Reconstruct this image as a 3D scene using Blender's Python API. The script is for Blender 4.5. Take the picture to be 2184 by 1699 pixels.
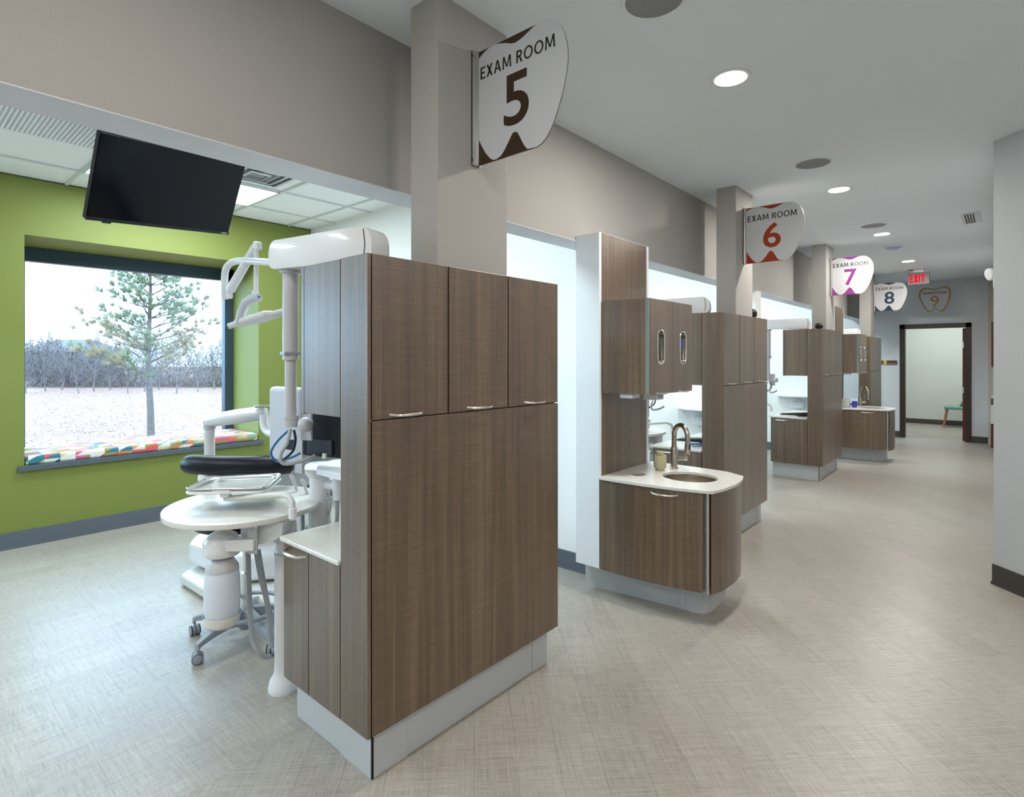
import bpy, bmesh, math, random
from mathutils import Vector, Matrix
from mathutils.geometry import tessellate_polygon
for o in list(bpy.data.objects): bpy.data.objects.remove(o)
SC = bpy.context.scene
COL = SC.collection
PI = math.pi
# ------------------------------------------------------------------ camera
FPX, CXP, HYP, EYE, TH = 1199.0, 1092.0, 764.2, 1.55, 0.7177
cam = bpy.data.cameras.new('camera'); camo = bpy.data.objects.new('camera', cam); COL.objects.link(camo)
cam.sensor_width = 36.0; cam.lens = 36.0 * FPX / 2184.0
cam.shift_y = -(849.5 - HYP) / 2184.0 * 1.0
cam.clip_start = 0.05; cam.clip_end = 400
camo.location = (0, 0, EYE); camo.rotation_euler = (PI / 2, 0, TH)
SC.camera = camo
# ------------------------------------------------------------------ world, exposure
SC.view_settings.view_transform = 'Standard'; SC.view_settings.look = 'None'
SC.view_settings.exposure = 0.42; SC.view_settings.gamma = 1.0; SC.view_settings.use_curve_mapping = False
w = bpy.data.worlds.new('world'); SC.world = w; w.use_nodes = True
bg = w.node_tree.nodes['Background']; bg.inputs[0].default_value = (0.47, 0.73, 1.0, 1); bg.inputs[1].default_value = 6.4

def area_light(name, loc, sx, sy, power, color=(1, 1, 1), rot=(0, 0, 0), portal=False, spread=PI):
    l = bpy.data.lights.new(name, 'AREA'); l.shape = 'RECTANGLE'; l.size = sx; l.size_y = sy
    l.energy = power; l.color = color; l.spread = spread
    o = bpy.data.objects.new(name, l); COL.objects.link(o); o.location = loc; o.rotation_euler = rot
    if portal: l.cycles.is_portal = True
    return o
PITCH = 3.358
ZC = 3.045
WIN_Y = [0.85 + i * PITCH for i in range(4)] + [-2.508]         # near edge of each room's window; last is added, unseen, for side daylight
for i, y0 in enumerate(WIN_Y):                        # daylight through the four exam-room windows and the added one
    area_light('window_portal', (-6.78, y0 + (.97, 1.475)[i == 4], 1.6), 1.95, (1.95, 2.95)[i == 4], 1, rot=(0, -PI / 2, 0), portal=True)
for y in (1.79, 5.15, 8.5, 11.9, -1.5):                     # troffers in the tiled ceiling
    area_light('troffer_light', (-5.23, y, 3.02), .55, 1.15, 36, (.80, .95, 1.0))
    area_light('troffer_light', (-3.1, y, 3.02), .55, 1.15, 36, (.80, .95, 1.0))
for (x, y, p) in ((-1.095, 3.03, 22), (-1.095, 5.66, 22), (-1.095, 8.02, 17), (-1.095, 10.52, 30),
                  (-1.095, .4, 9), (1.0, .9, 20), (1.0, -1.6, 24), (-1.6, -1.7, 22), (1.8, 3.2, 16)):
    l = bpy.data.lights.new('downlight', 'AREA'); l.shape = 'DISK'; l.size = .15; l.energy = p; l.color = (1.0, .94, .87)
    o = bpy.data.objects.new('downlight', l); COL.objects.link(o); o.location = (x, y, ZC - .012)
area_light('office_light', (-.9, 15.0, 3.0), 1.2, 1.2, 45, (.93, .98, 1.0))

# ------------------------------------------------------------------ helpers
def at(px, py, d):
    a = (px - CXP) / FPX; b = (HYP - py) / FPX; s, c = math.sin(TH), math.cos(TH)
    return Vector(((-s + a * c) * d, (c + a * s) * d, EYE + b * d))
class MB:
    def __init__(s): s.bm = bmesh.new()
    def box(s, x0, x1, y0, y1, z0, z1):
        v = [s.bm.verts.new(p) for p in ((x0,y0,z0),(x1,y0,z0),(x1,y1,z0),(x0,y1,z0),(x0,y0,z1),(x1,y0,z1),(x1,y1,z1),(x0,y1,z1))]
        for f in ((0,3,2,1),(4,5,6,7),(0,1,5,4),(1,2,6,5),(2,3,7,6),(3,0,4,7)): s.bm.faces.new([v[i] for i in f])
        return s
    def obox(s, c, ax, ay, az, hx, hy, hz):      # oriented box about c, half sizes
        c = Vector(c); ax, ay, az = Vector(ax).normalized(), Vector(ay).normalized(), Vector(az).normalized()
        v = [s.bm.verts.new(c + ax*i*hx + ay*j*hy + az*k*hz) for k in (-1,1) for (i,j) in ((-1,-1),(1,-1),(1,1),(-1,1))]
        for f in ((0,3,2,1),(4,5,6,7),(0,1,5,4),(1,2,6,5),(2,3,7,6),(3,0,4,7)): s.bm.faces.new([v[i] for i in f])
        return s
    def prism(s, poly, z0, z1, bottom=True, top=True):
        n = len(poly); a = [s.bm.verts.new((x,y,z0)) for x,y in poly]; b = [s.bm.verts.new((x,y,z1)) for x,y in poly]
        for i in range(n): s.bm.faces.new((a[i],a[(i+1)%n],b[(i+1)%n],b[i]))
        if bottom: s.bm.faces.new(a[::-1])
        if top: s.bm.faces.new(b)
        return s
    def slab(s, outer, holes, fn, t0, t1):       # outline with holes; fn(u, v, t) -> point
        loops = [outer] + holes
        tri = tessellate_polygon([[Vector((u, v, 0)) for u, v in L] for L in loops])
        flat = [p for L in loops for p in L]
        a = [s.bm.verts.new(fn(u, v, t0)) for u, v in flat]; b = [s.bm.verts.new(fn(u, v, t1)) for u, v in flat]
        for t in tri:
            try: s.bm.faces.new([a[i] for i in t]); s.bm.faces.new([b[i] for i in reversed(t)])
            except ValueError: pass
        k = 0
        for L in loops:
            n = len(L)
            for i in range(n):
                try: s.bm.faces.new((a[k+i], a[k+(i+1)%n], b[k+(i+1)%n], b[k+i]))
                except ValueError: pass
            k += n
        return s
    def tube(s, pts, r, seg=12, caps=True, smooth=0):
        pts = [Vector(p) for p in pts]
        if smooth: pts = catmull(pts, smooth)
        n = len(pts); rr = r if isinstance(r, (list, tuple)) else [r] * n
        if len(rr) != n: rr = [rr[0] + (rr[-1]-rr[0]) * i/(n-1) for i in range(n)]
        t0 = (pts[1]-pts[0]).normalized(); up = Vector((0,0,1)) if abs(t0.z) < .9 else Vector((1,0,0))
        nrm = (up - t0*up.dot(t0)).normalized(); rings = []
        for i in range(n):
            if i == 0: t = t0
            elif i == n-1: t = (pts[-1]-pts[-2]).normalized()
            else: t = ((pts[i+1]-pts[i]).normalized() + (pts[i]-pts[i-1]).normalized()).normalized()
            nrm = (nrm - t*nrm.dot(t)).normalized(); bn = t.cross(nrm)
            rings.append([s.bm.verts.new(pts[i] + (nrm*math.cos(2*PI*k/seg) + bn*math.sin(2*PI*k/seg))*rr[i]) for k in range(seg)])
        for i in range(n-1):
            for k in range(seg):
                s.bm.faces.new((rings[i][k], rings[i][(k+1)%seg], rings[i+1][(k+1)%seg], rings[i+1][k]))
        if caps: s.bm.faces.new(rings[0][::-1]); s.bm.faces.new(rings[-1])
        return s
    def lathe(s, prof, c, seg=28, axis=(0,0,1), sx=1, sy=1):     # prof: (r, h) pairs along axis from c
        c = Vector(c); az = Vector(axis).normalized()
        ux = Vector((1,0,0)) if abs(az.z) > .9 else Vector((0,0,1)).cross(az).normalized(); uy = az.cross(ux)
        rings = []
        for r, h in prof:
            if r < 1e-6: rings.append([s.bm.verts.new(c + az*h)])
            else: rings.append([s.bm.verts.new(c + az*h + ux*math.cos(2*PI*k/seg)*r*sx + uy*math.sin(2*PI*k/seg)*r*sy) for k in range(seg)])
        for A, B in zip(rings, rings[1:]):
            for k in range(seg):
                q = [A[k % len(A)], A[(k+1) % len(A)], B[(k+1) % len(B)], B[k % len(B)]]
                q2 = []
                for v in q:
                    if v not in q2: q2.append(v)
                if len(q2) >= 3:
                    try: s.bm.faces.new(q2)
                    except ValueError: pass
        return s
    def ball(s, c, rx, ry=None, rz=None, seg=20, rot=None):
        ry = ry or rx; rz = rz or rx
        M = Matrix.Translation(c) @ (rot.to_4x4() if rot else Matrix.Identity(4)) @ Matrix.Diagonal((rx, ry, rz, 1))
        bmesh.ops.create_uvsphere(s.bm, u_segments=seg, v_segments=seg//2, radius=1, matrix=M); return s
def catmull(P, k):
    out = []
    for i in range(len(P)-1):
        p0 = P[max(i-1,0)]; p1 = P[i]; p2 = P[i+1]; p3 = P[min(i+2,len(P)-1)]
        for j in range(k):
            t = j/k
            out.append(0.5*((2*p1) + (p2-p0)*t + (2*p0-5*p1+4*p2-p3)*t*t + (3*p1-p0-3*p2+p3)*t**3))
    out.append(P[-1].copy()); return out
ORG = {}
def finish(name, bm, mat, org, smooth, bevel, bseg=2):
    bmesh.ops.recalc_face_normals(bm, faces=bm.faces)
    for v in bm.verts: v.co -= org
    me = bpy.data.meshes.new(name); bm.to_mesh(me); bm.free(); me.materials.append(mat)
    o = bpy.data.objects.new(name, me); COL.objects.link(o)
    if smooth:
        me.polygons.foreach_set('use_smooth', [True]*len(me.polygons))
        m = o.modifiers.new('ws', 'EDGE_SPLIT'); m.split_angle = math.radians(smooth if smooth > 1 else 35)
    if bevel:
        m = o.modifiers.new('bev', 'BEVEL'); m.width = bevel; m.segments = bseg; m.limit_method = 'ANGLE'; m.angle_limit = math.radians(40)
        if smooth: o.modifiers.move(1, 0)
    return o
def part(name, mb, mat, parent, smooth=0, bevel=0, label=None, bseg=2):
    root = parent
    while root.parent: root = root.parent
    o = finish(name, mb.bm, mat, Vector(ORG[root.name]), smooth, bevel, bseg); o.parent = parent
    if label: o['label'] = label
    return o
def thing(name, label, cat, loc, group=None):
    o = bpy.data.objects.new(name, None); COL.objects.link(o); o.location = loc; o.empty_display_size = .1
    ORG[o.name] = Vector(loc); o['label'] = label; o['category'] = cat
    if group: o['group'] = group
    return o
def solo(name, mb, mat, label, cat, loc, group=None, smooth=0, bevel=0):
    o = finish(name, mb.bm, mat, Vector(loc), smooth, bevel); o.location = loc; ORG[o.name] = Vector(loc)
    o['label'] = label; o['category'] = cat
    if group: o['group'] = group
    return o
def struct(name, mb, mat, smooth=0, bevel=0, parent=None, label=None):
    o = finish(name, mb.bm, mat, Vector((0,0,0)), smooth, bevel); ORG[o.name] = Vector((0,0,0))
    if parent: o.parent = parent
    else: o['kind'] = 'structure'
    if label: o['label'] = label
    return o
def copy_tree(src, dy, label=None, dx=0, skip=()):
    def cp(o, par):
        c = o.copy(); COL.objects.link(c)
        if par: c.parent = par
        for ch in list(o.children):
            if ch.name not in skip: cp(ch, c)
        return c
    c = cp(src, None); c.location = src.location + Vector((dx, dy, 0)); ORG[c.name] = Vector(c.location)
    if label: c['label'] = label
    return c

# ------------------------------------------------------------------ materials
def newmat(name):
    m = bpy.data.materials.new(name); m.use_nodes = True; nt = m.node_tree
    return m, nt, nt.nodes['Principled BSDF']
def M(name, col, rough=.5, metal=0, spec=.5, noise=0, nscale=60, bump=0, coat=0, trans=0, emit=None, estr=0, alpha=1):
    m, nt, b = newmat(name)
    b.inputs['Base Color'].default_value = (*col, 1); b.inputs['Roughness'].default_value = rough
    b.inputs['Metallic'].default_value = metal; b.inputs['Specular IOR Level'].default_value = spec
    b.inputs['Coat Weight'].default_value = coat; b.inputs['Transmission Weight'].default_value = trans
    b.inputs['Alpha'].default_value = alpha
    if emit: b.inputs['Emission Color'].default_value = (*emit, 1); b.inputs['Emission Strength'].default_value = estr
    if noise or bump:
        tc = nt.nodes.new('ShaderNodeTexCoord'); n = nt.nodes.new('ShaderNodeTexNoise'); n.inputs['Scale'].default_value = nscale
        n.inputs['Detail'].default_value = 4
        nt.links.new(tc.outputs['Object'], n.inputs['Vector'])
        if noise:
            r = nt.nodes.new('ShaderNodeMapRange'); r.inputs[1].default_value = .3; r.inputs[2].default_value = .7
            r.inputs[3].default_value = 1-noise; r.inputs[4].default_value = 1+noise
            mx = nt.nodes.new('ShaderNodeVectorMath'); mx.operation = 'SCALE'; mx.inputs[0].default_value = col
            nt.links.new(n.outputs['Fac'], r.inputs[0]); nt.links.new(r.outputs[0], mx.inputs['Scale'])
            nt.links.new(mx.outputs[0], b.inputs['Base Color'])
        if bump:
            bp = nt.nodes.new('ShaderNodeBump'); bp.inputs['Strength'].default_value = bump; bp.inputs['Distance'].default_value = .002
            nt.links.new(n.outputs['Fac'], bp.inputs['Height']); nt.links.new(bp.outputs[0], b.inputs['Normal'])
    return m
def noise_node(nt, vec, scale, sc=(1,1,1), detail=3, dist=0, rot=0):
    mp = nt.nodes.new('ShaderNodeMapping'); mp.inputs['Scale'].default_value = sc; mp.inputs['Rotation'].default_value[2] = rot
    n = nt.nodes.new('ShaderNodeTexNoise'); n.inputs['Scale'].default_value = scale; n.inputs['Detail'].default_value = detail
    n.inputs['Distortion'].default_value = dist
    nt.links.new(vec, mp.inputs[0]); nt.links.new(mp.outputs[0], n.inputs['Vector']); return n.outputs['Fac']
def mth(nt, op, a, b=None, c=None):
    n = nt.nodes.new('ShaderNodeMath'); n.operation = op
    for i, x in enumerate((a, b, c)):
        if x is None: continue
        if isinstance(x, (int, float)): n.inputs[i].default_value = x
        else: nt.links.new(x, n.inputs[i])
    return n.outputs[0]
def ramp(nt, fac, stops):
    r = nt.nodes.new('ShaderNodeValToRGB'); nt.links.new(fac, r.inputs[0]); e = r.color_ramp.elements
    while len(e) < len(stops): e.new(.5)
    for i, (p, c) in enumerate(stops): e[i].position = p; e[i].color = (*c, 1)
    return r.outputs[0]
def wood_mat():
    m, nt, b = newmat('wood_laminate'); tc = nt.nodes.new('ShaderNodeTexCoord').outputs['Object']
    g1 = noise_node(nt, tc, 1, (34, 34, .7), 5, .6); g2 = noise_node(nt, tc, 1, (190, 190, 1.6), 3)
    g3 = noise_node(nt, tc, 1, (9, 9, 260), 3)      # cross-cut marks
    g4 = noise_node(nt, tc, 1, (7, 7, .35), 2)
    s = mth(nt, 'ADD', mth(nt, 'MULTIPLY', g1, .34), mth(nt, 'MULTIPLY', g2, .26))
    s = mth(nt, 'ADD', s, mth(nt, 'MULTIPLY', g3, .22)); s = mth(nt, 'ADD', s, mth(nt, 'MULTIPLY', g4, .18))
    c = ramp(nt, s, [(.36, (.042, .023, .009)), (.5, (.102, .058, .024)), (.66, (.215, .140, .074))])
    nt.links.new(c, b.inputs['Base Color']); b.inputs['Roughness'].default_value = .42; b.inputs['Coat Weight'].default_value = .9; b.inputs['Coat Roughness'].default_value = .36
    b.inputs['Specular IOR Level'].default_value = .8
    bp = nt.nodes.new('ShaderNodeBump'); bp.inputs['Strength'].default_value = .32; bp.inputs['Distance'].default_value = .0012
    nt.links.new(mth(nt, 'ADD', g3, g2), bp.inputs['Height']); nt.links.new(bp.outputs[0], b.inputs['Normal'])
    return m
def floor_mat():
    m, nt, b = newmat('woven_vinyl_plank'); tc = nt.nodes.new('ShaderNodeTexCoord').outputs['Object']
    sep = nt.nodes.new('ShaderNodeSeparateXYZ'); nt.links.new(tc, sep.inputs[0])
    room = mth(nt, 'LESS_THAN', sep.outputs[0], -2.19)
    rot = nt.nodes.new('ShaderNodeVectorRotate'); rot.rotation_type = 'Z_AXIS'; nt.links.new(tc, rot.inputs['Vector'])
    ang = mth(nt, 'ADD', mth(nt, 'MULTIPLY', room, -PI/2 - PI/4), PI/4)      # rooms: planks along Y; corridor: laid at 45 degrees
    nt.links.new(ang, rot.inputs['Angle']); v = rot.outputs[0]
    br = nt.nodes.new('ShaderNodeTexBrick'); nt.links.new(v, br.inputs['Vector'])
    br.inputs['Scale'].default_value = 1; br.inputs['Brick Width'].default_value = .92; br.inputs['Row Height'].default_value = .163
    br.inputs['Mortar Size'].default_value = .0011; br.inputs['Mortar Smooth'].default_value = .3; br.offset = .37; br.offset_frequency = 3
    br.inputs['Color1'].default_value = (.0,.0,.0,1); br.inputs['Color2'].default_value = (1,1,1,1); br.inputs['Mortar'].default_value = (.5,.5,.5,1)
    sp = nt.nodes.new('ShaderNodeSeparateColor'); nt.links.new(br.outputs['Color'], sp.inputs[0])
    a = noise_node(nt, v, 1, (520, 14, 1), 3); c = noise_node(nt, v, 1, (14, 520, 1), 3); d = noise_node(nt, v, 1, (1.2, 1.2, 1), 2)
    e = noise_node(nt, v, 1, (110, 3, 1), 3); f = noise_node(nt, v, 1, (3, 110, 1), 3)
    s = mth(nt, 'ADD', mth(nt, 'MULTIPLY', a, .3), mth(nt, 'MULTIPLY', c, .3))
    s = mth(nt, 'ADD', s, mth(nt, 'MULTIPLY', e, .17)); s = mth(nt, 'ADD', s, mth(nt, 'MULTIPLY', f, .17))
    s = mth(nt, 'ADD', s, mth(nt, 'MULTIPLY', sp.outputs[0], .035)); s = mth(nt, 'ADD', s, mth(nt, 'MULTIPLY', d, .05))
    col = ramp(nt, s, [(.38, (.205, .182, .150)), (.51, (.345, .315, .272)), (.64, (.455, .425, .382))])
    mx = nt.nodes.new('ShaderNodeMix'); mx.data_type = 'RGBA'; nt.links.new(mth(nt, 'MULTIPLY', br.outputs['Fac'], .55), mx.inputs['Factor'])
    nt.links.new(col, mx.inputs['A']); mx.inputs['B'].default_value = (.13, .12, .11, 1)
    nt.links.new(mx.outputs['Result'], b.inputs['Base Color'])
    b.inputs['Roughness'].default_value = .36; b.inputs['Specular IOR Level'].default_value = .5
    bp = nt.nodes.new('ShaderNodeBump'); bp.inputs['Strength'].default_value = .12; bp.inputs['Distance'].default_value = .001
    nt.links.new(s, bp.inputs['Height']); nt.links.new(bp.outputs[0], b.inputs['Normal'])
    return m
def speckle_mat():
    m, nt, b = newmat('speckled_solid_surface'); tc = nt.nodes.new('ShaderNodeTexCoord').outputs['Object']
    v = nt.nodes.new('ShaderNodeTexVoronoi'); v.inputs['Scale'].default_value = 330; nt.links.new(tc, v.inputs['Vector'])
    sp = nt.nodes.new('ShaderNodeSeparateColor'); nt.links.new(v.outputs['Color'], sp.inputs[0])
    spot = mth(nt, 'MULTIPLY', mth(nt, 'GREATER_THAN', sp.outputs[0], .66), mth(nt, 'LESS_THAN', v.outputs['Distance'], .38))
    mx = nt.nodes.new('ShaderNodeMix'); mx.data_type = 'RGBA'; nt.links.new(spot, mx.inputs['Factor'])
    mx.inputs['A'].default_value = (.72, .71, .67, 1)
    nt.links.new(ramp(nt, sp.outputs[1], [(.3, (.30, .27, .23)), (.8, (.6, .57, .52))]), mx.inputs['B'])
    nt.links.new(mx.outputs['Result'], b.inputs['Base Color']); b.inputs['Roughness'].default_value = .24
    return m
def cushion_mat():
    m, nt, b = newmat('triangle_print_fabric'); tc = nt.nodes.new('ShaderNodeTexCoord').outputs['Object']
    # right triangles: cells split along a diagonal, each half with its own colour
    sep = nt.nodes.new('ShaderNodeSeparateXYZ'); nt.links.new(tc, sep.inputs[0])
    u = mth(nt, 'MULTIPLY', sep.outputs[1], 9.5); vv = mth(nt, 'MULTIPLY', mth(nt, 'SUBTRACT', sep.outputs[0], mth(nt, 'MULTIPLY', sep.outputs[2], 1.0)), 14.0)
    fu = mth(nt, 'FRACT', u); fv = mth(nt, 'FRACT', vv); half = mth(nt, 'GREATER_THAN', mth(nt, 'ADD', fu, fv), 1.0)
    cu = mth(nt, 'FLOOR', u); cv = mth(nt, 'FLOOR', vv)
    cx = nt.nodes.new('ShaderNodeCombineXYZ'); nt.links.new(mth(nt, 'ADD', cu, mth(nt, 'MULTIPLY', half, .37)), cx.inputs[0]); nt.links.new(cv, cx.inputs[1])
    wn = nt.nodes.new('ShaderNodeTexWhiteNoise'); wn.noise_dimensions = '2D'; nt.links.new(cx.outputs[0], wn.inputs['Vector'])
    r = nt.nodes.new('ShaderNodeValToRGB'); nt.links.new(wn.outputs['Value'], r.inputs[0]); r.color_ramp.interpolation = 'CONSTANT'
    cols = [(.75,.73,.68), (.62,.11,.10), (.70,.72,.70), (.62,.22,.09), (.28,.42,.30), (.74,.72,.66), (.33,.26,.08), (.03,.18,.24), (.55,.13,.22), (.62,.48,.30)]
    e = r.color_ramp.elements
    while len(e) < len(cols): e.new(.5)
    for i, c in enumerate(cols): e[i].position = i/len(cols); e[i].color = (*c, 1)
    nt.links.new(r.outputs[0], b.inputs['Base Color']); b.inputs['Roughness'].default_value = .85
    return m
wood = wood_mat(); floorm = floor_mat(); speck = speckle_mat(); cushm = cushion_mat()
taupe = M('taupe_wall_paint', (.40,.385,.36), .75, noise=.02, nscale=180, bump=.05)
ceilm = M('ceiling_paint', (.77,.82,.85), .85, bump=.04, nscale=200)
whitew = M('white_wall_paint', (.89,.90,.89), .8, bump=.03, nscale=200)
greyw = M('pale_grey_wall_paint', (.55,.575,.60), .75, bump=.04, nscale=180)
soffm = M('soffit_paint', (.66,.67,.70), .8, bump=.04, nscale=150)
green = M('lime_green_wall_paint', (.190,.225,.045), .6, noise=.02, nscale=150, bump=.05)
basem = M('grey_rubber_base', (.105,.125,.15), .5)
basedk = M('charcoal_rubber_base', (.055,.05,.045), .5)
plinthm = M('grey_metal_plinth', (.50,.52,.53), .42, metal=.0, spec=.6)
whitelam = M('white_laminate', (.80,.84,.88), .35)
edgem = M('brushed_edge_trim', (.42,.42,.40), .35, metal=.4)
seam = M('dark_seam', (.03,.025,.02), .6)
nickel = M('satin_nickel', (.62,.58,.52), .28, metal=1)
chrome = M('brushed_nickel', (.50,.45,.38), .22, metal=1)
bronze = M('brushed_steel_bowl', (.42,.36,.27), .33, metal=1)
steel = M('polished_steel', (.75,.75,.74), .16, metal=1)
alum = M('anodised_aluminium', (.55,.55,.54), .3, metal=.85)
plastic = M('white_gloss_plastic', (.76,.77,.79), .28, coat=.3)
plasticg = M('warm_grey_plastic', (.50,.50,.52), .38)
lgrey = M('light_grey_shell', (.52,.55,.60), .35)
castg = M('grey_cast_plastic', (.30,.33,.37), .38)
blackv = M('black_vinyl', (.004,.005,.010), .38, spec=.25)
blackp = M('black_plastic', (.010,.011,.014), .4, spec=.3)
screen = M('tv_glass', (.001,.0012,.003), .10, spec=.22)
rubber = M('grey_hose', (.36,.38,.40), .5)
bottlem = M('frosted_bottle', (.80,.85,.92), .35, trans=.25)
ringm = M('cream_plastic', (.66,.66,.62), .45)
tile = M('ceiling_tile', (.91,.94,.94), .9, noise=.03, nscale=400, bump=.1)
gridm = M('ceiling_grid_bar', (.66,.70,.70), .6)
lit = M('lit_diffuser', (1,1,1), .5, emit=(.95,.99,1.0), estr=4)
litd = M('downlight_lens', (1,1,1), .5, emit=(1.0,.97,.93), estr=9)
frameb = M('dark_blue_grey_frame', (.045,.075,.11), .4, metal=.3)
stone = M('dark_stone_sill', (.085,.11,.13), .4, noise=.25, nscale=120)
brown = M('dark_brown_door_frame', (.030,.017,.012), .42)
redwood = M('red_brown_door', (.10,.022,.010), .45, noise=.2, nscale=30)
mint = M('green_chair_vinyl', (.16,.34,.27), .5)
legw = M('beech_leg', (.42,.20,.12), .5)
soap = M('olive_ceramic', (.50,.46,.28), .55)
blueg = M('blue_nitrile', (.02,.03,.45), .5)
bluep = M('blue_translucent_plastic', (.03,.06,.42), .25)
bluew = M('blue_cable_jacket', (.03,.14,.36), .4)
cardw = M('white_carton', (.78,.78,.80), .6)
glassm, _nt, _b = newmat('window_glass')
_nt.nodes.remove(_b); _g = _nt.nodes.new('ShaderNodeBsdfGlossy'); _g.inputs['Roughness'].default_value = .02
_t = _nt.nodes.new('ShaderNodeBsdfTransparent'); _t.inputs[0].default_value = (.97,.99,1,1); _mx = _nt.nodes.new('ShaderNodeMixShader'); _mx.inputs[0].default_value = .06
_nt.links.new(_t.outputs[0], _mx.inputs[1]); _nt.links.new(_g.outputs[0], _mx.inputs[2]); _nt.links.new(_mx.outputs[0], _nt.nodes['Material Output'].inputs[0])

# ------------------------------------------------------------------ the room shell
XF, XH, XG, YE = -1.697, -2.146, -6.09, 13.38
ZT, ZS, ZB, ZH, ZK = 1.925, 1.327, .195, 2.338, .79
RX = 2.6
def wall_poly(x0, x1, y0, y1, z0=0, z1=ZC): return MB().box(x0, x1, y0, y1, z0, z1)
b = MB().box(-6.75, RX+.1, -3.1, 17.0, -.06, 0); struct('floor', b, floorm)
b = MB().box(XH-.01, RX+.1, -3.1, YE+.01, ZC, ZC+.08); struct('ceiling', b, ceilm)
# tiled ceiling over the exam rooms, each panel set in a bar grid
b = MB().box(-6.75, XH, -3.1, 13.5, ZC+.012, ZC+.08); tc_ = struct('ceiling_tiles', b, tile)
g = MB(); XL = [-6.09, -5.57, -4.89, -4.21, -3.53, -2.85, -2.33]
YL = [0.46 + .667*i for i in range(20)]
for x in XL[1:-1]: g.box(x-.012, x+.012, -3.1, 13.4, ZC, ZC+.02)
for y in [-2.88,-2.21,-1.54,-.87,-.2]+YL: g.box(-6.09, -2.33, y-.012, y+.012, ZC-.0005, ZC+.02)
struct('ceiling_grid', g, gridm)
# green window wall, built round the four window openings and the added unseen one
b = MB(); WX = -6.76; ZW0, ZW1 = .665, 2.575; WW = 1.94
WLEN = [WW]*4 + [2.95]; WPAIR = list(zip(WIN_Y, WLEN))  # added last opening made wide to let in more side daylight
segs = [-3.1] + [v for y, q in sorted(WPAIR) for v in (y, y+q)] + [13.4]
for i in range(0, len(segs), 2): b.box(WX, XG, segs[i], segs[i+1], 0, ZC)
for y, q in WPAIR: b.box(WX, XG, y, y+q, 0, ZW0-.045); b.box(WX, XG, y, y+q, ZW1, ZC)
struct('wall_left', b, green)
struct('baseboard_left', MB().box(XG-.001, XG+.012, -3.1, 13.38, 0, .135).box(XG, XG+.022, -3.1, 13.38, 0, .018), basem)
# partitions between the exam rooms
for i, (y0, y1) in enumerate(((3.403, 3.55), (6.75, 6.92), (10.10, 10.25))):
    struct('wall_partition', MB().box(XG, -2.33, y0, y1, 0, ZC+.03).box(-2.33, XH-.002, y0, y1, 0, ZH), whitew)
    struct('baseboard_partition', MB().box(XG+.02, XH-.005, y0-.012, y1+.012, 0, .13).box(XG+.02, XH-.005, y0-.02, y1+.02, 0, .016), basem)
b = MB(); b.box(-2.33, XH, -3.1, YE, ZH, ZC+.03); struct('wall_header', b, taupe)
struct('trim_1', MB().box(-2.335, XH+.0, -3.1, YE, ZH-.004, ZH), soffm)      # pale underside of the header
# end wall with a framed doorway
DX0, DX1, DZ = -1.531, -.435, 2.213
struct('wall_far', MB().box(-6.1, DX0+.02, YE, YE+.13, 0, ZC).box(DX1-.02, -.20, YE, YE+.13, 0, ZC).box(DX0+.02, DX1-.02, YE, YE+.13, DZ-.02, ZC), greyw)
struct('baseboard_far', MB().box(-2.4, DX0, YE-.012, YE, 0, .12).box(DX1, -.20, YE-.012, YE, 0, .12), basedk)
d = MB(); fw = .085
d.box(DX0, DX0+fw, YE-.02, YE+.14, 0, DZ).box(DX1-fw, DX1, YE-.02, YE+.14, 0, DZ).box(DX0, DX1, YE-.02, YE+.14, DZ-fw, DZ)
struct('door_1', d, brown, bevel=.004)
# open leaf, swung into the office
lf = struct('door_2', MB().box(DX1-fw-.05, DX1-fw-.006, YE+.15, YE+.98, .01, DZ-fw-.01), redwood, bevel=.002)
struct('hinge', MB().box(DX1-fw-.052, DX1-fw-.03, YE+.135, YE+.152, 1.75, 1.86).box(DX1-fw-.052, DX1-fw-.03, YE+.135, YE+.152, .9, 1.01), alum, parent=lf)
# office behind the doorway
struct('wall_office', MB().box(-3.1, 1.2, 16.55, 16.65, 0, ZC).box(-3.2, -3.1, YE+.1, 16.65, 0, ZC).box(1.1, 1.2, YE+.1, 16.65, 0, ZC), M('office_wall_paint', (.62,.66,.60), .8))
struct('baseboard_office', MB().box(-3.1, 1.1, 16.535, 16.55, 0, .11), basedk)
struct('ceiling_office', MB().box(-3.2, 1.2, YE+.05, 16.7, ZC, ZC+.05), ceilm)
# angled wall on the right and the shell behind the camera
P0 = Vector((-.048, 5.106)); dr = Vector((1, -1)).normalized(); nn = Vector((1, 1)).normalized()
def rib(a, b_, off0, off1): 
    A, B = Vector(a), Vector(b_); return [tuple(A+nn*off0), tuple(B+nn*off0), tuple(B+nn*off1), tuple(A+nn*off1)]
pe = P0 + dr*3.744
struct('wall_right', MB().prism([tuple(P0), tuple(pe), (RX, pe.y+.17), (P0.x+.17, P0.y+.04)], 0, ZC), greyw)
e0 = P0 - nn*.012 + dr*(-.0)
struct('baseboard_right', MB().prism([tuple(P0-nn*.012), tuple(pe-nn*.012), tuple(pe), tuple(P0)], 0, .135).prism([tuple(P0-nn*.022), tuple(pe-nn*.022), tuple(pe), tuple(P0)], 0, .018), basedk)
struct('wall_side', MB().box(RX, RX+.1, -3.1, 13.5, 0, ZC), greyw)
struct('wall_near', MB().box(-6.3, RX+.1, -3.2, -3.1, 0, ZC), greyw)
struct('wall_alcove', MB().box(-.20, RX, 13.36, 13.5, 0, ZC), M('cream_wall_paint', (.50,.47,.40), .75))
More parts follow.
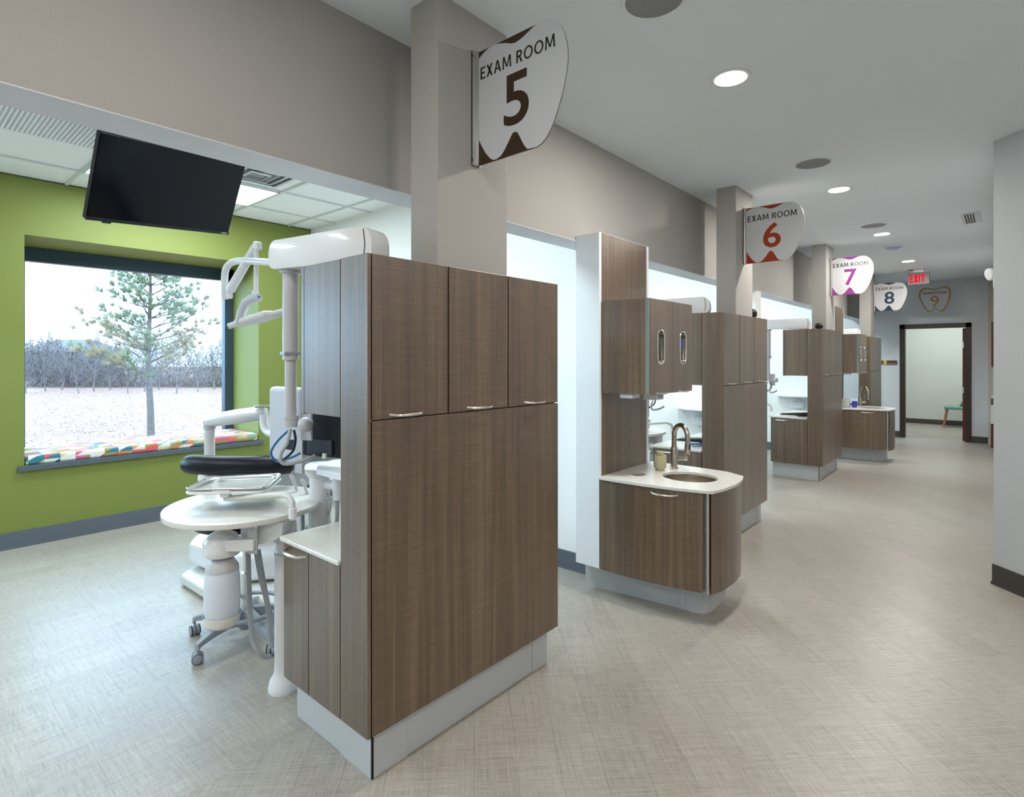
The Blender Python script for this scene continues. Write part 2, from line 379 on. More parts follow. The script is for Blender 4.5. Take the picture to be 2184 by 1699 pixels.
# columns that rise from the cabinet blocks to the ceiling
COLY = [(1.525, 1.952), (4.925, 5.352), (8.215, 8.645), (11.50, 11.93)]
for y0, y1 in COLY: struct('wall_column', MB().box(-1.905, -1.735, y0, y1, ZT+.001, ZC+.005), taupe, bevel=.003)
# windows: frame, glass, seat; the last is added out of view for daylight
for i, (y, WW) in enumerate(WPAIR):
    fr = MB(); a, c = WX-.06, WX+.03; t = .095
    fr.box(a, c, y, y+WW, ZW1-.13, ZW1).box(a, c, y, y+WW, ZW0, ZW0+.06).box(a, c, y, y+t, ZW0, ZW1).box(a, c, y+WW-t, y+WW, ZW0, ZW1)
    wn = struct('window_%d' % (i+1), fr, frameb, bevel=.004); wn['label'] = 'dark blue-grey window frame'
    gl = struct('pane', MB().box(WX-.02, WX-.012, y+t, y+WW-t, ZW0+.06, ZW1-.13), glassm, parent=wn)
    sl = struct('window_sill', MB().box(WX, XG+.03, y-.042, y+WW+.042, ZW0-.045, ZW0), stone, parent=wn, bevel=.003)

# ------------------------------------------------------------------ casework: one block per room
def bow_handle(mb, a, b_, out, drop, r=.0055, sag=None):     # arc from a to b bowing along out
    a, b_ = Vector(a), Vector(b_); out = Vector(out)
    pts = [a]
    for k in range(1, 8):
        t = k/8; pts.append(a.lerp(b_, t) + out*(1-(2*t-1)**4)*drop)
    pts.append(b_); mb.tube(pts, r, 8)
    return mb
def storage_block(y, lab, n):
    L = 1.133; t = thing('storage_cabinet', lab, 'cabinet', (-1.95, y+L/2, 0), 'tall wood storage cabinets along the corridor')
    g = .0025; f = XF
    x1 = -1.872
    part('body', MB().box(x1+.001, f-.021, y+.021, y+L-.001, ZB, ZT-.001).box(x1-.27, x1, y+.02, y+L, ZS+.002, ZT-.004), wood, t)
    part('side_panel', MB().box(x1+.002, f-.0, y, y+.020, ZB, ZT), wood, t, bevel=.0015, label='side panel facing the exam room entrance')
    sp = [(y+.010, y+.385), (y+.388, y+.752), (y+.755, y+L)]
    for i, (a, c) in enumerate(sp):
        d = part('door', MB().box(f-.018, f, a+g, c-g, ZS+g, ZT), wood, t, bevel=.0015)
        hc = (a+c)/2 + (-.025, .0, .0)[i]
        part('handle', bow_handle(MB(), (f-.004, hc-.075, ZS+.016), (f-.004, hc+.075, ZS+.016), (1, 0, -.12), .032, .0058), nickel, d, smooth=1)
    part('lower_panel', MB().box(f-.018, f, y+.010+g, y+L, ZB, ZS-g), wood, t, bevel=.0015)
    # upper cabinet over the work counter
    part('upper_door', MB().box(-2.137, x1-.002, y, y+.019, ZS+.002, ZT-.002), wood, t, bevel=.0015)
    part('upper_end_panel', MB().box(-2.162, -2.139, y, y+L, ZS-.002, ZT-.002), wood, t, bevel=.0015)
    # base cabinet
    part('base_body', MB().box(-2.29, x1, y+.024, y+L-.01, ZB, ZK-.019), wood, t)
    ds = ((-2.298, -2.106), (-2.103, x1-.002)) if n == 0 else ((-2.298, x1-.002),)
    for k, (a, c) in enumerate(ds):
        d = part('base_door', MB().box(a+g/2, c-g/2, y, y+.020, ZB, ZK-.019), wood, t, bevel=.0015)
        if k == 0:
            h0, h1 = (-2.285, -2.125) if n == 0 else (-2.27, -2.10)
            part('handle', bow_handle(MB(), (h0, y+.002, ZK-.042), (h1, y+.002, ZK-.042), (0, -1, -.1), .035, .0065), nickel, d, smooth=1)
    part('base_end_panel', MB().box(-2.312, -2.300, y+.003, y+L-.01, ZB, ZK-.018), wood, t)
    part('plinth', MB().box(-2.335+.03, f-.056, y+.058, y+L-.03, 0, ZB+.001), plinthm, t, bevel=.002)
    part('plinth_corner', MB().box(-1.96, f-.051, y+.053, y+.062, 0, ZB-.002).box(f-.058, f-.051, y+.053, y+.215, 0, ZB-.002), plinthm, t, bevel=.001)
    part('plinth_corner', MB().box(f-.058, f-.051, y+L-.14, y+L-.025, 0, ZB-.002), plinthm, t, bevel=.001)
    c = MB().slab([(-2.335, y+.0), (-2.322, y-.012), (x1-.002, y-.010), (x1-.002, y+L-.02), (-2.335, y+L-.02)], [], lambda u, v, q: (u, v, q), ZK-.017, ZK)
    part('countertop', c, speck, t, bevel=.004, label='white speckled countertop')
    return t
CY = [1.165, 4.523, 7.85, 11.22]
storage_block(CY[0], 'nearest tall brown wood cabinet under the exam room 5 sign', 0)
storage_block(CY[1], 'tall brown wood cabinet under the exam room 6 sign, behind the first sink', 1)
storage_block(CY[2], 'tall brown wood cabinet under the exam room 7 sign, open counter at its left', 2)
storage_block(CY[3], 'farthest tall brown wood cabinet, behind the second sink', 3)

SINKP = [(-1.957,3.098),(-1.80,3.096),(-1.63,3.106),(-1.45,3.133),(-1.272,3.180)]
SINKF = [(-1.262,3.187),(-1.235,3.30),(-1.226,3.45),(-1.240,3.60),(-1.272,3.705)]
def inset_poly(P, d):
    c = Vector((-1.62, 3.45)); out = []
    for p in P:
        v = Vector(p)-c; out.append(tuple(c + v*(1 - d/max(v.length, .01))))
    return out
def circle(cx, cy, rx, ry, n=40): return [(cx+rx*math.cos(2*PI*k/n), cy+ry*math.sin(2*PI*k/n)) for k in range(n)]
def sink_station(dy, lab):
    t = thing('sink_cabinet', lab, 'cabinet', (-1.7, 3.45+dy, 0), 'sink cabinets on the partition ends')
    D = lambda P: [(x, y+dy) for x, y in P]
    tail = [(-1.40,3.785),(-1.957,3.80)]
    # tall backing panel with white sides
    part('backing_panel', MB().box(-2.142, -1.960, 3.100+dy, 3.772+dy, ZB, 2.368), whitelam, t, bevel=.002, label='white laminate backing panel')
    part('wood_facing', MB().box(-1.962, -1.955, 3.128+dy, 3.728+dy, ZK, 2.364), wood, t, label='brown wood facing')
    body = inset_poly(SINKP + SINKF + tail, .026)
    body = [(x if x > -1.93 else -1.958, y) for x, y in body]
    part('body', MB().prism(D(body), ZB+.004, ZK-.018, top=False), wood, t, smooth=1)
    def strip(P, th):
        o = [Vector(p) for p in P]; q = []
        c = Vector((-1.62, 3.45))
        for p in o: v = (p-c); q.append(tuple(p - v.normalized()*th))
        return [tuple(p) for p in o] + q[::-1]
    dd = part('door', MB().prism(D(strip([(-1.952,3.098)]+SINKP[1:-1]+[(-1.305,3.169)], .018)), ZB, ZK-.020), wood, t, smooth=25)
    part('handle', bow_handle(MB(), (-1.60, 3.112+dy, ZK-.045), (-1.44, 3.137+dy, ZK-.045), (.12, -1, -.1), .036, .0062), nickel, dd, smooth=1)
    part('corner_post', MB().prism(D(strip([(-1.285,3.1765),(-1.272,3.180)], .02)), ZB-.004, ZK-.020), edgem, t)
    part('curved_end_panel', MB().prism(D(strip(SINKF, .018)), ZB-.006, ZK-.020), wood, t, smooth=25)
    pl = [(-2.142,3.215),(-1.96,3.262),(-1.776,3.282),(-1.487,3.318),(-1.42,3.316),(-1.378,3.330),(-1.352,3.362),(-1.345,3.42),(-1.345,3.64),(-1.38,3.68),(-2.142,3.70)]
    part('plinth', MB().prism(D(pl), 0, ZB+.006), plinthm, t, smooth=30)
    part('plinth_joint', MB().obox((-1.487, 3.316+dy, .098), (1,0,0), (0,1,0), (0,0,1), .0015, .0025, .096), whitelam, t)
    outer = [(-1.957,3.085),(-1.80,3.083),(-1.63,3.092),(-1.45,3.118),(-1.272,3.163),(-1.250,3.176),(-1.226,3.29),(-1.216,3.45),(-1.230,3.60),(-1.262,3.722),(-1.40,3.80),(-1.60,3.815),(-1.957,3.815)]
    ct = part('countertop', MB().slab(D(outer), [D(circle(-1.515,3.472,.172,.158))[::-1], D(circle(-1.81,3.325,.055,.052, 24))[::-1]], lambda u, v, q: (u, v, q), ZK-.016, ZK), speck, t, label='white speckled countertop with two cut-outs')
    bowl = [(0.0,-.150),(.02,-.150),(.09,-.147),(.14,-.130),(.163,-.095),(.172,-.05),(.175,-.018),(.19,-.017),(.19,-.020),(.178,-.024),(.175,-.055),(.166,-.100),(.143,-.135),(.09,-.152),(0,-.155)]
    part('sink_bowl', MB().lathe(bowl, (-1.515, 3.472+dy, ZK), 40), bronze, t, smooth=1, label='round brushed steel sink bowl')
    part('waste_chute', MB().lathe([(.058,-.017),(.058,-.25),(0,-.25),(0,-.252),(.061,-.252),(.061,-.017)], (-1.81, 3.325+dy, ZK), 24), blackp, t, smooth=1, label='black round waste opening')
    # faucet
    fx, fy = -1.715, 3.672+dy
    fa = part('faucet', MB().lathe([(.0,0),(.030,0),(.030,.006),(.0235,.010),(.0235,.145),(.022,.148),(.0,.148)], (fx,fy,ZK), 24), chrome, t, smooth=1, label='brushed nickel gooseneck faucet')
    dv = Vector((.165,-.07,0)).normalized()
    pts = [Vector((fx,fy,ZK+.14)), Vector((fx,fy,ZK+.225))]
    for k in range(1, 13):
        a = PI*k/12; pts.append(Vector((fx,fy,ZK+.225)) + dv*(.065-.065*math.cos(a)) + Vector((0,0,.082*math.sin(a))))
    pts.append(pts[-1] + Vector((0,0,-.03)) + dv*.002)
    part('spout', MB().tube(pts, .0165, 16), chrome, fa, smooth=1)
    e = pts[-1]
    part('spray_head', MB().lathe([(0,.0),(.0175,.0),(.0185,-.01),(.0185,-.07),(.015,-.083),(0,-.083)], e, 20), chrome, fa, smooth=1)
    part('spray_button', MB().obox(e + dv*.017 + Vector((0,0,-.028)), dv, (dv.y,-dv.x,0), (0,0,1), .004, .006, .017), blackp, fa, bevel=.002)
    hd = Vector((.75,.66,0)).normalized()
    part('lever', MB().lathe([(0,0),(.0155,0),(.0155,.034),(.014,.036),(.014,.038),(.0165,.040),(.0165,.068),(0,.068)], Vector((fx,fy,ZK+.068))+hd*.02, 18, axis=hd)
         .tube([Vector((fx,fy,ZK+.08))+hd*.072, Vector((fx,fy,ZK+.17))+hd*.078], .005, 10), chrome, fa, smooth=1)
    return t
sink_station(0, 'brown sink cabinet with curved end, beside the nearest tall cabinet')
sink_station(6.716, 'brown sink cabinet with curved end, far down the corridor near the doorway')

def wall_cabinet(dy, lab):
    t = thing('wall_cabinet', lab, 'cabinet', (-1.80, 3.47+dy, ZS), 'glove-dispenser cabinets above the sinks')
    P = [(-1.953,3.122+dy),(-1.668,3.165+dy),(-1.668,3.812+dy),(-1.953,3.812+dy)]
    part('body', MB().prism(P, ZS, ZT-.003), wood, t, label='wood cabinet body with blue-grey sheen')
    part('edge_trim', MB().prism([(-1.668,3.166+dy),(-1.648,3.170+dy),(-1.648,3.182+dy),(-1.668,3.182+dy)], ZS-.004, ZT), M('teal_grey_edge', (.20,.25,.25), .4), t)
    for k, (a, c, hy) in enumerate(((3.185, 3.497, 3.335), (3.500, 3.812, 3.662))):
        a += dy; c += dy; hy += dy; zc = 1.622; rx, rz = .052, .105
        slot = []
        for s in range(24):
            an = 2*PI*s/24; sgn = 1 if math.sin(an) >= 0 else -1
            slot.append((hy + .040*math.cos(an), zc + (rz-.040)*sgn + .040*math.sin(an)))
        d = part('door', MB().slab([(a,ZS-.003),(c,ZS-.003),(c,ZT),(a,ZT)], [slot[::-1]], lambda u, v, q: (q, u, v), -1.666, -1.647), wood, t)
        rim = [Vector((-1.646, hy+(.046)*math.cos(2*PI*s/32), zc + (rz-.042)*(1 if math.sin(2*PI*s/32)>=0 else -1) + .046*math.sin(2*PI*s/32))) for s in range(32)]; rim.append(rim[0].copy())
        sl = part('dispenser_slot', MB().tube(rim, .0062, 8), steel, d, smooth=1, label='oval steel dispenser slot')
        rec = MB()
        o1 = [((y_-hy), (z_-zc)) for y_, z_ in slot]
        rings = []
        for xx, sc in ((-1.648, 1.02), (-1.661, .96), (-1.6675, .80)):
            rings.append([rec.bm.verts.new((xx, hy+u*sc, zc+v*sc)) for u, v in o1])
        for A, B in zip(rings, rings[1:]):
            for q in range(24): rec.bm.faces.new((A[q], A[(q+1)%24], B[(q+1)%24], B[q]))
        rec.bm.faces.new(rings[-1])
        part('recess', rec, M('shade_darkened_recess_metal', (.20,.19,.17), .25, metal=1), d, smooth=1)  # shade of a deep slot put into the metal colour
        if k == 1 and dy == 0:
            gm = MB(); random.seed(3)
            for q in range(5): gm.ball((-1.656, hy-.012+.007*math.sin(q*2.1), zc+.052-q*.012), .007, .014, .010, 10)
            part('glove', gm, blueg, d, smooth=1, label='blue nitrile glove poking out')
        part('handle', bow_handle(MB(), (-1.650, hy-.065, ZS+.004), (-1.650, hy+.065, ZS+.004), (1,0,-.12), .030, .0055), nickel, d, smooth=1)
    part('towel_dispenser', MB().prism([(-1.85,3.17+dy),(-1.76,3.17+dy),(-1.76,3.27+dy),(-1.85,3.27+dy)], ZS-.03, ZS-.001), whitelam, t, bevel=.004, label='white paper towel outlet underneath')
    return t
wall_cabinet(0, 'wood wall cabinet with two oval steel slots above the nearer sink')
wall_cabinet(6.716, 'small far wall cabinet with two oval slots above the distant sink')

def prod(name, mb, mat, label, cat, loc, **k): return solo(name, mb, mat, label, cat, loc, **k)
tb = thing('tissue_box', 'small chevron-patterned tissue box hanging under the nearer wall cabinet', 'tissue box', (-1.72, 3.40, ZS-.045))
part('carton', MB().box(-1.77, -1.675, 3.33, 3.43, ZS-.045, ZS-.004), cardw, tb, bevel=.002)
cv = MB()
for q in range(3):
    for s_ in (-1, 1):
        c0 = Vector((-1.674, 3.352+q*.028+.007*s_, ZS-.025)); cv.obox(c0, (1,0,0), (0,.5,.87*s_), (0,-.87*s_,.5), .0008, .014, .003)
part('chevron_print', cv, castg, tb)
sd = thing('soap_dispenser', 'olive ceramic soap pump bottle beside the nearer faucet', 'soap dispenser', (-1.757, 3.545, ZK))
rb = []
part('bottle', MB().lathe([(0,0),(.030,0),(.030,.014),(.041,.020),(.042,.024),(.042,.098),(.039,.104),(0,.104)], (-1.757,3.545,ZK), 36), soap, sd, smooth=1)
rg = MB()
for q in range(30):
    a = 2*PI*q/30; rg.box(-1.757+.0415*math.cos(a)-.0009, -1.757+.0415*math.cos(a)+.0009, 3.545+.0415*math.sin(a)-.0009, 3.545+.0415*math.sin(a)+.0009, ZK+.024, ZK+.098)
part('ribs', rg, soap, sd)
part('pump_head', MB().lathe([(0,.104),(.026,.104),(.027,.108),(.027,.126),(.024,.129),(0,.129)], (-1.757,3.545,ZK), 28).tube([(-1.757,3.545,ZK+.120),(-1.735,3.505,ZK+.118)], .007, 10), soap, sd, smooth=1)
# on the far sink counter
prod('tissue_carton', MB().box(-1.90,-1.80,10.02,10.12,ZK,ZK+.13), cardw, 'white cardboard carton on the far sink counter beside a blue cup', 'box', (-1.85,10.07,ZK), bevel=.002)
prod('blue_cup', MB().lathe([(0,0),(.034,0),(.040,.095),(.037,.095),(.031,.004),(0,.004)], (-1.735,10.09,ZK), 24), bluep, 'translucent blue cup on the far sink counter', 'cup', (-1.735,10.09,ZK), smooth=1)

# ------------------------------------------------------------------ lettering
def text_mesh(s, size, offset=0, sx=1.0, shear=0):
    cu = bpy.data.curves.new('lettering', 'FONT'); cu.body = s; cu.size = size; cu.offset = offset; cu.extrude = .0006; cu.align_x = 'CENTER'; cu.resolution_u = 6
    o = bpy.data.objects.new('lettering', cu); COL.objects.link(o)
    dg = bpy.context.evaluated_depsgraph_get(); dg.update(); me = bpy.data.meshes.new_from_object(o.evaluated_get(dg))
    bpy.data.objects.remove(o); bpy.data.curves.remove(cu)
    return me, sx
def lettering(name, s, mat, parent, c, ux, uz, height, width=None, offset=0):
    """text whose capital height and total width are fixed; ux = reading direction, uz = up"""
    me, _ = text_mesh(s, 1.0, offset)
    xs = [v.co.x for v in me.vertices]; ys = [v.co.y for v in me.vertices]
    x0, x1, y0, y1 = min(xs), max(xs), min(ys), max(ys); fy = height/(y1-y0); fx = (width/(x1-x0)) if width else fy
    ux, uz, c = Vector(ux).normalized(), Vector(uz).normalized(), Vector(c); un = ux.cross(uz)
    root = parent
    while root.parent: root = root.parent
    org = ORG[root.name]
    for v in me.vertices:
        x, y, z = v.co; v.co = c + ux*(x-(x0+x1)/2)*fx + uz*(y-(y0+y1)/2)*fy + un*z - org
    me.materials.clear(); me.materials.append(mat); me.name = name
    o = bpy.data.objects.new(name, me); COL.objects.link(o); o.parent = parent
    return o
def stroke_word(name, word, mat, parent, x0c, ux, uz, height, width, sw):
    """capital letters built from bars; x0c = centre of the word"""
    W_ = {'E': .52, 'X': .66, 'A': .74, 'M': .92, 'R': .60, 'O': .86, 'I': sw, 'T': .60}
    gap = .14; tot = sum(W_[c] for c in word) + gap*(len(word)-1)
    ux, uz, c0 = Vector(ux).normalized(), Vector(uz).normalized(), Vector(x0c); un = ux.cross(uz)
    mb = MB(); P = lambda u, v, q: c0 + ux*((u/tot-.5)*width) + uz*((v-.5)*height) + un*q
    x = 0
    def quad(*pts): mb.slab([(x+a, b_) for a, b_ in pts], [], P, 0, .0006)
    def bar(a, b_, c, d): quad((a,b_),(c,b_),(c,d),(a,d))
    def arc(cx, cy, rx, ry, a0, a1, n=20, wr=None):
        wr = wr or sw; o = []; i_ = []
        for k in range(n+1):
            a = a0 + (a1-a0)*k/n; o.append((x+cx+rx*math.cos(a), cy+ry*math.sin(a))); i_.append((x+cx+(rx-wr)*math.cos(a), cy+(ry-sw*.9)*math.sin(a)))
        for k in range(n): mb.slab([o[k], o[k+1], i_[k+1], i_[k]], [], P, 0, .0006)
    for ch in word:
        w = W_[ch]
        if ch == 'E': bar(0,0,sw,1); bar(0,0,w,sw*.9); bar(0,1-sw*.9,w,1); bar(0,.5-sw*.42,w*.92,.5+sw*.45)
        if ch == 'I': bar(0,0,sw,1)
        if ch == 'T': bar(0,1-sw*.9,w,1); bar(w/2-sw/2,0,w/2+sw/2,1)
        if ch == 'X': quad((0,0),(sw*1.2,0),(w,1),(w-sw*1.2,1)); quad((w-sw*1.2,0),(w,0),(sw*1.2,1),(0,1))
        if ch == 'A': quad((0,0),(sw*1.08,0),(w/2+sw*.35,1),(w/2-sw*.55,1)); quad((w-sw*1.08,0),(w,0),(w/2+sw*.55,1),(w/2-sw*.35,1)); bar(w*.22,.25,w*.78,.25+sw*.85)
        if ch == 'M': quad((0,0),(sw,0),(sw*1.25,1),(.07,1)); quad((w-sw,0),(w,0),(w-.07,1),(w-sw*1.25,1)); quad((.07,1),(.07+sw*1.05,1),(w/2+sw*.35,.1),(w/2-sw*.35,.1)); quad((w-.07,1),(w-.07-sw*1.05,1),(w/2-sw*.35,.1),(w/2+sw*.35,.1))
        if ch == 'R':
            bar(0,0,sw,1); bar(0,1-sw*.9,w*.5,1); bar(0,.44,w*.5,.44+sw*.85); arc(w*.5,.72,w*.44,.28,-PI/2,PI/2,12); quad((w*.42,.46),(w*.42+sw*1.05,.46),(w,0),(w-sw*1.2,0))
        if ch == 'O': arc(w/2,.5,w/2,.515,0,2*PI,36)
        x += w + gap
    return part(name, mb, mat, parent)
ink = M('black_lettering', (.016,.010,.008), .4)
signw = M('satin_white_sign_face', (.58,.59,.61), .45, metal=.1)
PR = [(-1.39,2.874),(-1.353,2.874),(-1.322,2.865),(-1.299,2.850),(-1.277,2.828),(-1.26,2.798),(-1.249,2.766),(-1.241,2.722),(-1.240,2.682),(-1.246,2.642),(-1.256,2.597),(-1.269,2.553),(-1.288,2.505),(-1.307,2.464),(-1.326,2.433),(-1.345,2.411),(-1.366,2.396),(-1.392,2.387),(-1.42,2.386)]
TL = [(-1.72,2.840),(-1.706,2.850),(-1.687,2.861),(-1.668,2.869),(-1.645,2.8745),(-1.624,2.8755),(-1.604,2.8735),(-1.56,2.861),(-1.525,2.846),(-1.503,2.841),(-1.478,2.844),(-1.457,2.850),(-1.433,2.859),(-1.412,2.867)]
TBm = [(-1.437,2.391),(-1.451,2.405),(-1.466,2.429),(-1.478,2.452),(-1.489,2.470),(-1.503,2.478),(-1.516,2.476),(-1.526,2.464),(-1.546,2.437),(-1.564,2.414),(-1.582,2.398),(-1.604,2.3895),(-1.627,2.3905),(-1.645,2.403),(-1.668,2.428),(-1.692,2.464),(-1.708,2.492),(-1.72,2.519)]
def tooth_sign(i, col, num, lab):
    y = (1.745, 5.12, 8.44, 11.77)[i]; X = (0, .0, .0, .0)[i]
    t = thing('exam_room_sign', lab, 'sign', (-1.735, y, 2.38), 'tooth-shaped exam room signs on the columns')
    m = M('sign_colour_%s' % num, col, .33, metal=.15)
    plate = [(-1.72,2.386),(-1.72,2.877)] + PR
    part('plate', MB().slab(plate, [], lambda u, v, q: (u, y+q, v), -.003, .003), m, t, label='coloured sign plate')
    part('tooth', MB().slab(TL + PR[:-1] + TBm, [], lambda u, v, q: (u, y+q, v), -.0045, .0045), signw, t, label='white tooth outline')
    stroke_word('room_word', 'EXAM', ink, t, (-1.611, y-.0048, 2.778), (1,0,0), (0,0,1), .051, .176, .15); stroke_word('room_word', 'ROOM', ink, t, (-1.397, y-.0048, 2.778), (1,0,0), (0,0,1), .051, .197, .15)
    lettering('room_number', num, m, t, (-1.497, y-.0048, 2.613), (1,0,0), (0,0,1), .213, {'7': .142, '5': .135}.get(num, .145), .016)
    bk = part('bracket', MB().box(-1.7345, -1.722, y-.026, y-.006, 2.386, 2.882).box(-1.7345, -1.722, y+.004, y+.020, 2.386, 2.882).box(-1.7345, -1.728, y-.026, y+.020, 2.386, 2.882).box(-1.722, -1.709, y-.0075, y-.0045, 2.386, 2.882).box(-1.722, -1.709, y+.0045, y+.0075, 2.386, 2.882), alum, t, bevel=.0008)
    for z in (2.408, 2.86): part('screw', MB().lathe([(0,0),(.0045,0),(.004,.003),(0,.004)], (-1.728, y-.026, z), 12, axis=(0,-1,0)), blackp, bk, smooth=1)
    return t
tooth_sign(0, (.040,.020,.006), '5', 'large hanging tooth sign reading exam room 5 in dark brown')
tooth_sign(1, (.33,.035,.004), '6', 'hanging tooth sign reading exam room 6 in rust red')
tooth_sign(2, (.27,.045,.26), '7', 'hanging tooth sign reading exam room 7 in purple')
tooth_sign(3, (.020,.045,.080), '8', 'hanging tooth sign reading exam room 8 in navy blue')
# tooth sign 9 on the end wall
gold = M('gold_sign_colour', (.40,.26,.06), .4, metal=.2)
T9 = [(-.98,2.86),(-1.03,2.875),(-1.08,2.89),(-1.13,2.895),(-1.175,2.88),(-1.205,2.845),(-1.222,2.79),(-1.22,2.73),(-1.20,2.66),(-1.17,2.58),(-1.13,2.50),(-1.09,2.445),(-1.06,2.425),(-1.03,2.44),(-1.01,2.475),(-.99,2.515),(-.975,2.53),(-.96,2.515),(-.935,2.475),(-.905,2.44),(-.87,2.425),(-.84,2.445),(-.80,2.52),(-.765,2.61),(-.742,2.71),(-.735,2.79),(-.75,2.855),(-.785,2.89),(-.835,2.90),(-.89,2.885),(-.935,2.868)]
T9 = [(x+.0, z+.01) for x, z in T9]
c9 = Vector((-.978, 2.66)); T9i = [tuple(c9 + (Vector(p)-c9)*.90) for p in T9]
t9 = thing('exam_room_sign', 'gold-rimmed tooth sign reading exam room 9 on the end wall above the doorway', 'sign', (-.978, YE, 2.66))
part('rim', MB().slab(T9, [], lambda u, v, q: (u, YE+q, v), -.012, -.001), gold, t9, label='gold rim')
part('tooth', MB().slab(T9i, [], lambda u, v, q: (u, YE+q, v), -.015, -.012), signw, t9)
stroke_word('room_word', 'EXAM', ink, t9, (-1.078, YE-.016, 2.80), (1,0,0), (0,0,1), .045, .160, .15); stroke_word('room_word', 'ROOM', ink, t9, (-.885, YE-.016, 2.80), (1,0,0), (0,0,1), .045, .178, .15)
lettering('room_number', '9', gold, t9, (-.978, YE-.016, 2.645), (1,0,0), (0,0,1), .190, .135, .004)
# room plaque beside the doorway
rp = thing('room_plaque', 'small brown room plaque with a yellow square left of the doorway', 'plaque', (-1.70, YE, 1.42))
part('plaque_board', MB().box(-1.835, -1.575, YE-.012, YE, 1.425, 1.512), M('brown_plaque', (.10,.035,.010), .5), rp, bevel=.001)
part('yellow_square', MB().box(-1.80, -1.745, YE-.014, YE-.012, 1.425, 1.512), M('yellow_plaque', (.62,.40,.07), .5), rp)
lettering('plaque_text', 'EXAM ROOM 9', signw, rp, (-1.66, YE-.013, 1.443), (1,0,0), (0,0,1), .016, .15, .004)
# exit sign hung from the ceiling
ex = thing('exit_sign', 'red lit EXIT sign hanging from the ceiling before the end wall', 'exit sign', (-.98, 11.55, ZC))
u = Vector((1, -.06, 0)).normalized(); n_ = Vector((u.y, -u.x, 0)); xc = Vector((-1.06, 11.55, 2.885))
part('housing', MB().obox(xc, u, n_, (0,0,1), .150, .022, .098), M('exit_housing', (.20,.19,.20), .6), ex, bevel=.006)
part('canopy', MB().box(-1.13, -.99, 11.51, 11.59, 2.985, ZC), plastic, ex, bevel=.004)
redl = M('red_led', (.10,.0,.001), .9, spec=0, emit=(1.0,.001,.012), estr=1.0)
stroke_word('exit_letters', 'EXIT', redl, ex, xc + n_*.0235 + u*-.015, u, (0,0,1), .135, .205, .20)
ar = MB(); ac = xc + n_*.0235 + u*.112
for s_ in (-1, 1): ar.obox(ac + Vector((0,0,.009*s_)), u*.6 + Vector((0,0,-.8*s_)), n_, u*.8+Vector((0,0,.6*s_)), .013, .001, .0035)
part('arrow', ar, redl, ex)
# ------------------------------------------------------------------ ceiling fittings
LOC = {3.03: 'nearest', 5.66: 'second', 8.02: 'third', 10.52: 'farthest'}
for y, wv in LOC.items():
    t = thing('recessed_downlight', '%s round recessed downlight along the corridor ceiling' % wv, 'ceiling light', (-1.095, y, ZC), 'recessed downlights in the corridor ceiling')
    part('trim_ring', MB().lathe([(.080,-.002),(.102,-.004),(.104,-.001),(.100,0),(.080,0)], (-1.095, y, ZC), 40), plastic, t, smooth=1)
    part('lens', MB().lathe([(0,-.0035),(.081,-.0035),(.081,-.001),(0,-.001)], (-1.095, y, ZC), 40), litd, t)
grille = M('speaker_grille', (.26,.27,.27), .6, bump=.5, nscale=900)
for y, wv in ((2.153, 'round ceiling speaker cut off by the top edge of the view'), (4.757, 'round ceiling speaker between the two nearest downlights'), (7.426, 'round ceiling speaker just before the third downlight'), (11.586, 'round ceiling speaker nearest the exit sign')):
    t = thing('ceiling_speaker', wv, 'speaker', (-1.095, y, ZC), 'round speakers in the corridor ceiling')
    part('rim', MB().lathe([(.118,-.006),(.133,-.004),(.136,0),(.118,0)], (-1.095, y, ZC), 40), plastic, t, smooth=1)
    part('grille', MB().lathe([(0,-.0075),(.119,-.005),(.119,0),(0,0)], (-1.095, y, ZC), 40), grille, t, smooth=1)
sdm = thing('smoke_detector', 'domed ceiling sensor with a bluish lens past the third downlight', 'smoke detector', (-1.09, 8.995, ZC))
part('base_ring', MB().lathe([(0,0),(.125,0),(.125,-.012),(.10,-.02),(0,-.02)], (-1.09, 8.995, ZC), 36), plastic, sdm, smooth=1)
part('lens_dome', MB().lathe([(.10,-.02),(.085,-.034),(.04,-.042),(0,-.044)], (-1.09, 8.995, ZC), 36), M('lilac_lens', (.42,.42,.72), .3), sdm, smooth=1)
vt = thing('air_vent', 'white slotted air vent in the corridor ceiling near the right wall', 'vent', (-.25, 7.7, ZC))
part('frame', MB().box(-.33, -.17, 7.42, 8.02, ZC-.006, ZC), plastic, vt, bevel=.002)
for k in range(4): part('slot', MB().box(-.303+k*.022, -.291+k*.022, 7.47, 7.97, ZC-.008, ZC-.005), blackp, vt)
part('louvre', MB().box(-.21, -.18, 7.44, 8.0, ZC-.012, ZC-.005), plastic, vt)
# fittings of the tiled ceiling
def troffer(y0, x0, lab, dy=0):
    t = thing('troffer', lab, 'ceiling light', ((x0+.34), y0+.66, ZC), 'flat panel lights in the tiled ceiling')
    part('diffuser', MB().box(x0+.02, x0+.65, y0+.02, y0+1.30, ZC-.004, ZC+.008), lit, t)
    part('rim', MB().box(x0+.012, x0+.02, y0+.012, y0+1.31, ZC-.008, ZC+.008).box(x0+.65, x0+.66, y0+.012, y0+1.31, ZC-.008, ZC+.008).box(x0, x0+.66, y0+.004, y0+.02, ZC-.008, ZC+.008).box(x0, x0+.66, y0+1.30, y0+1.316, ZC-.008, ZC+.008), gridm, t)
troffer(1.127, -5.57, 'flat panel light behind the television in the tiled ceiling')
for k in (1, 2, 3): troffer(1.127+PITCH*k, -5.57, ('flat panel light in the tiled ceiling of exam room 6', 'flat panel light in the tiled ceiling of exam room 7', 'flat panel light in the tiled ceiling of exam room 8')[k-1])
pf = thing('return_grille', 'long perforated white return grille at the upper left', 'vent', (-4.55, .45, ZC))
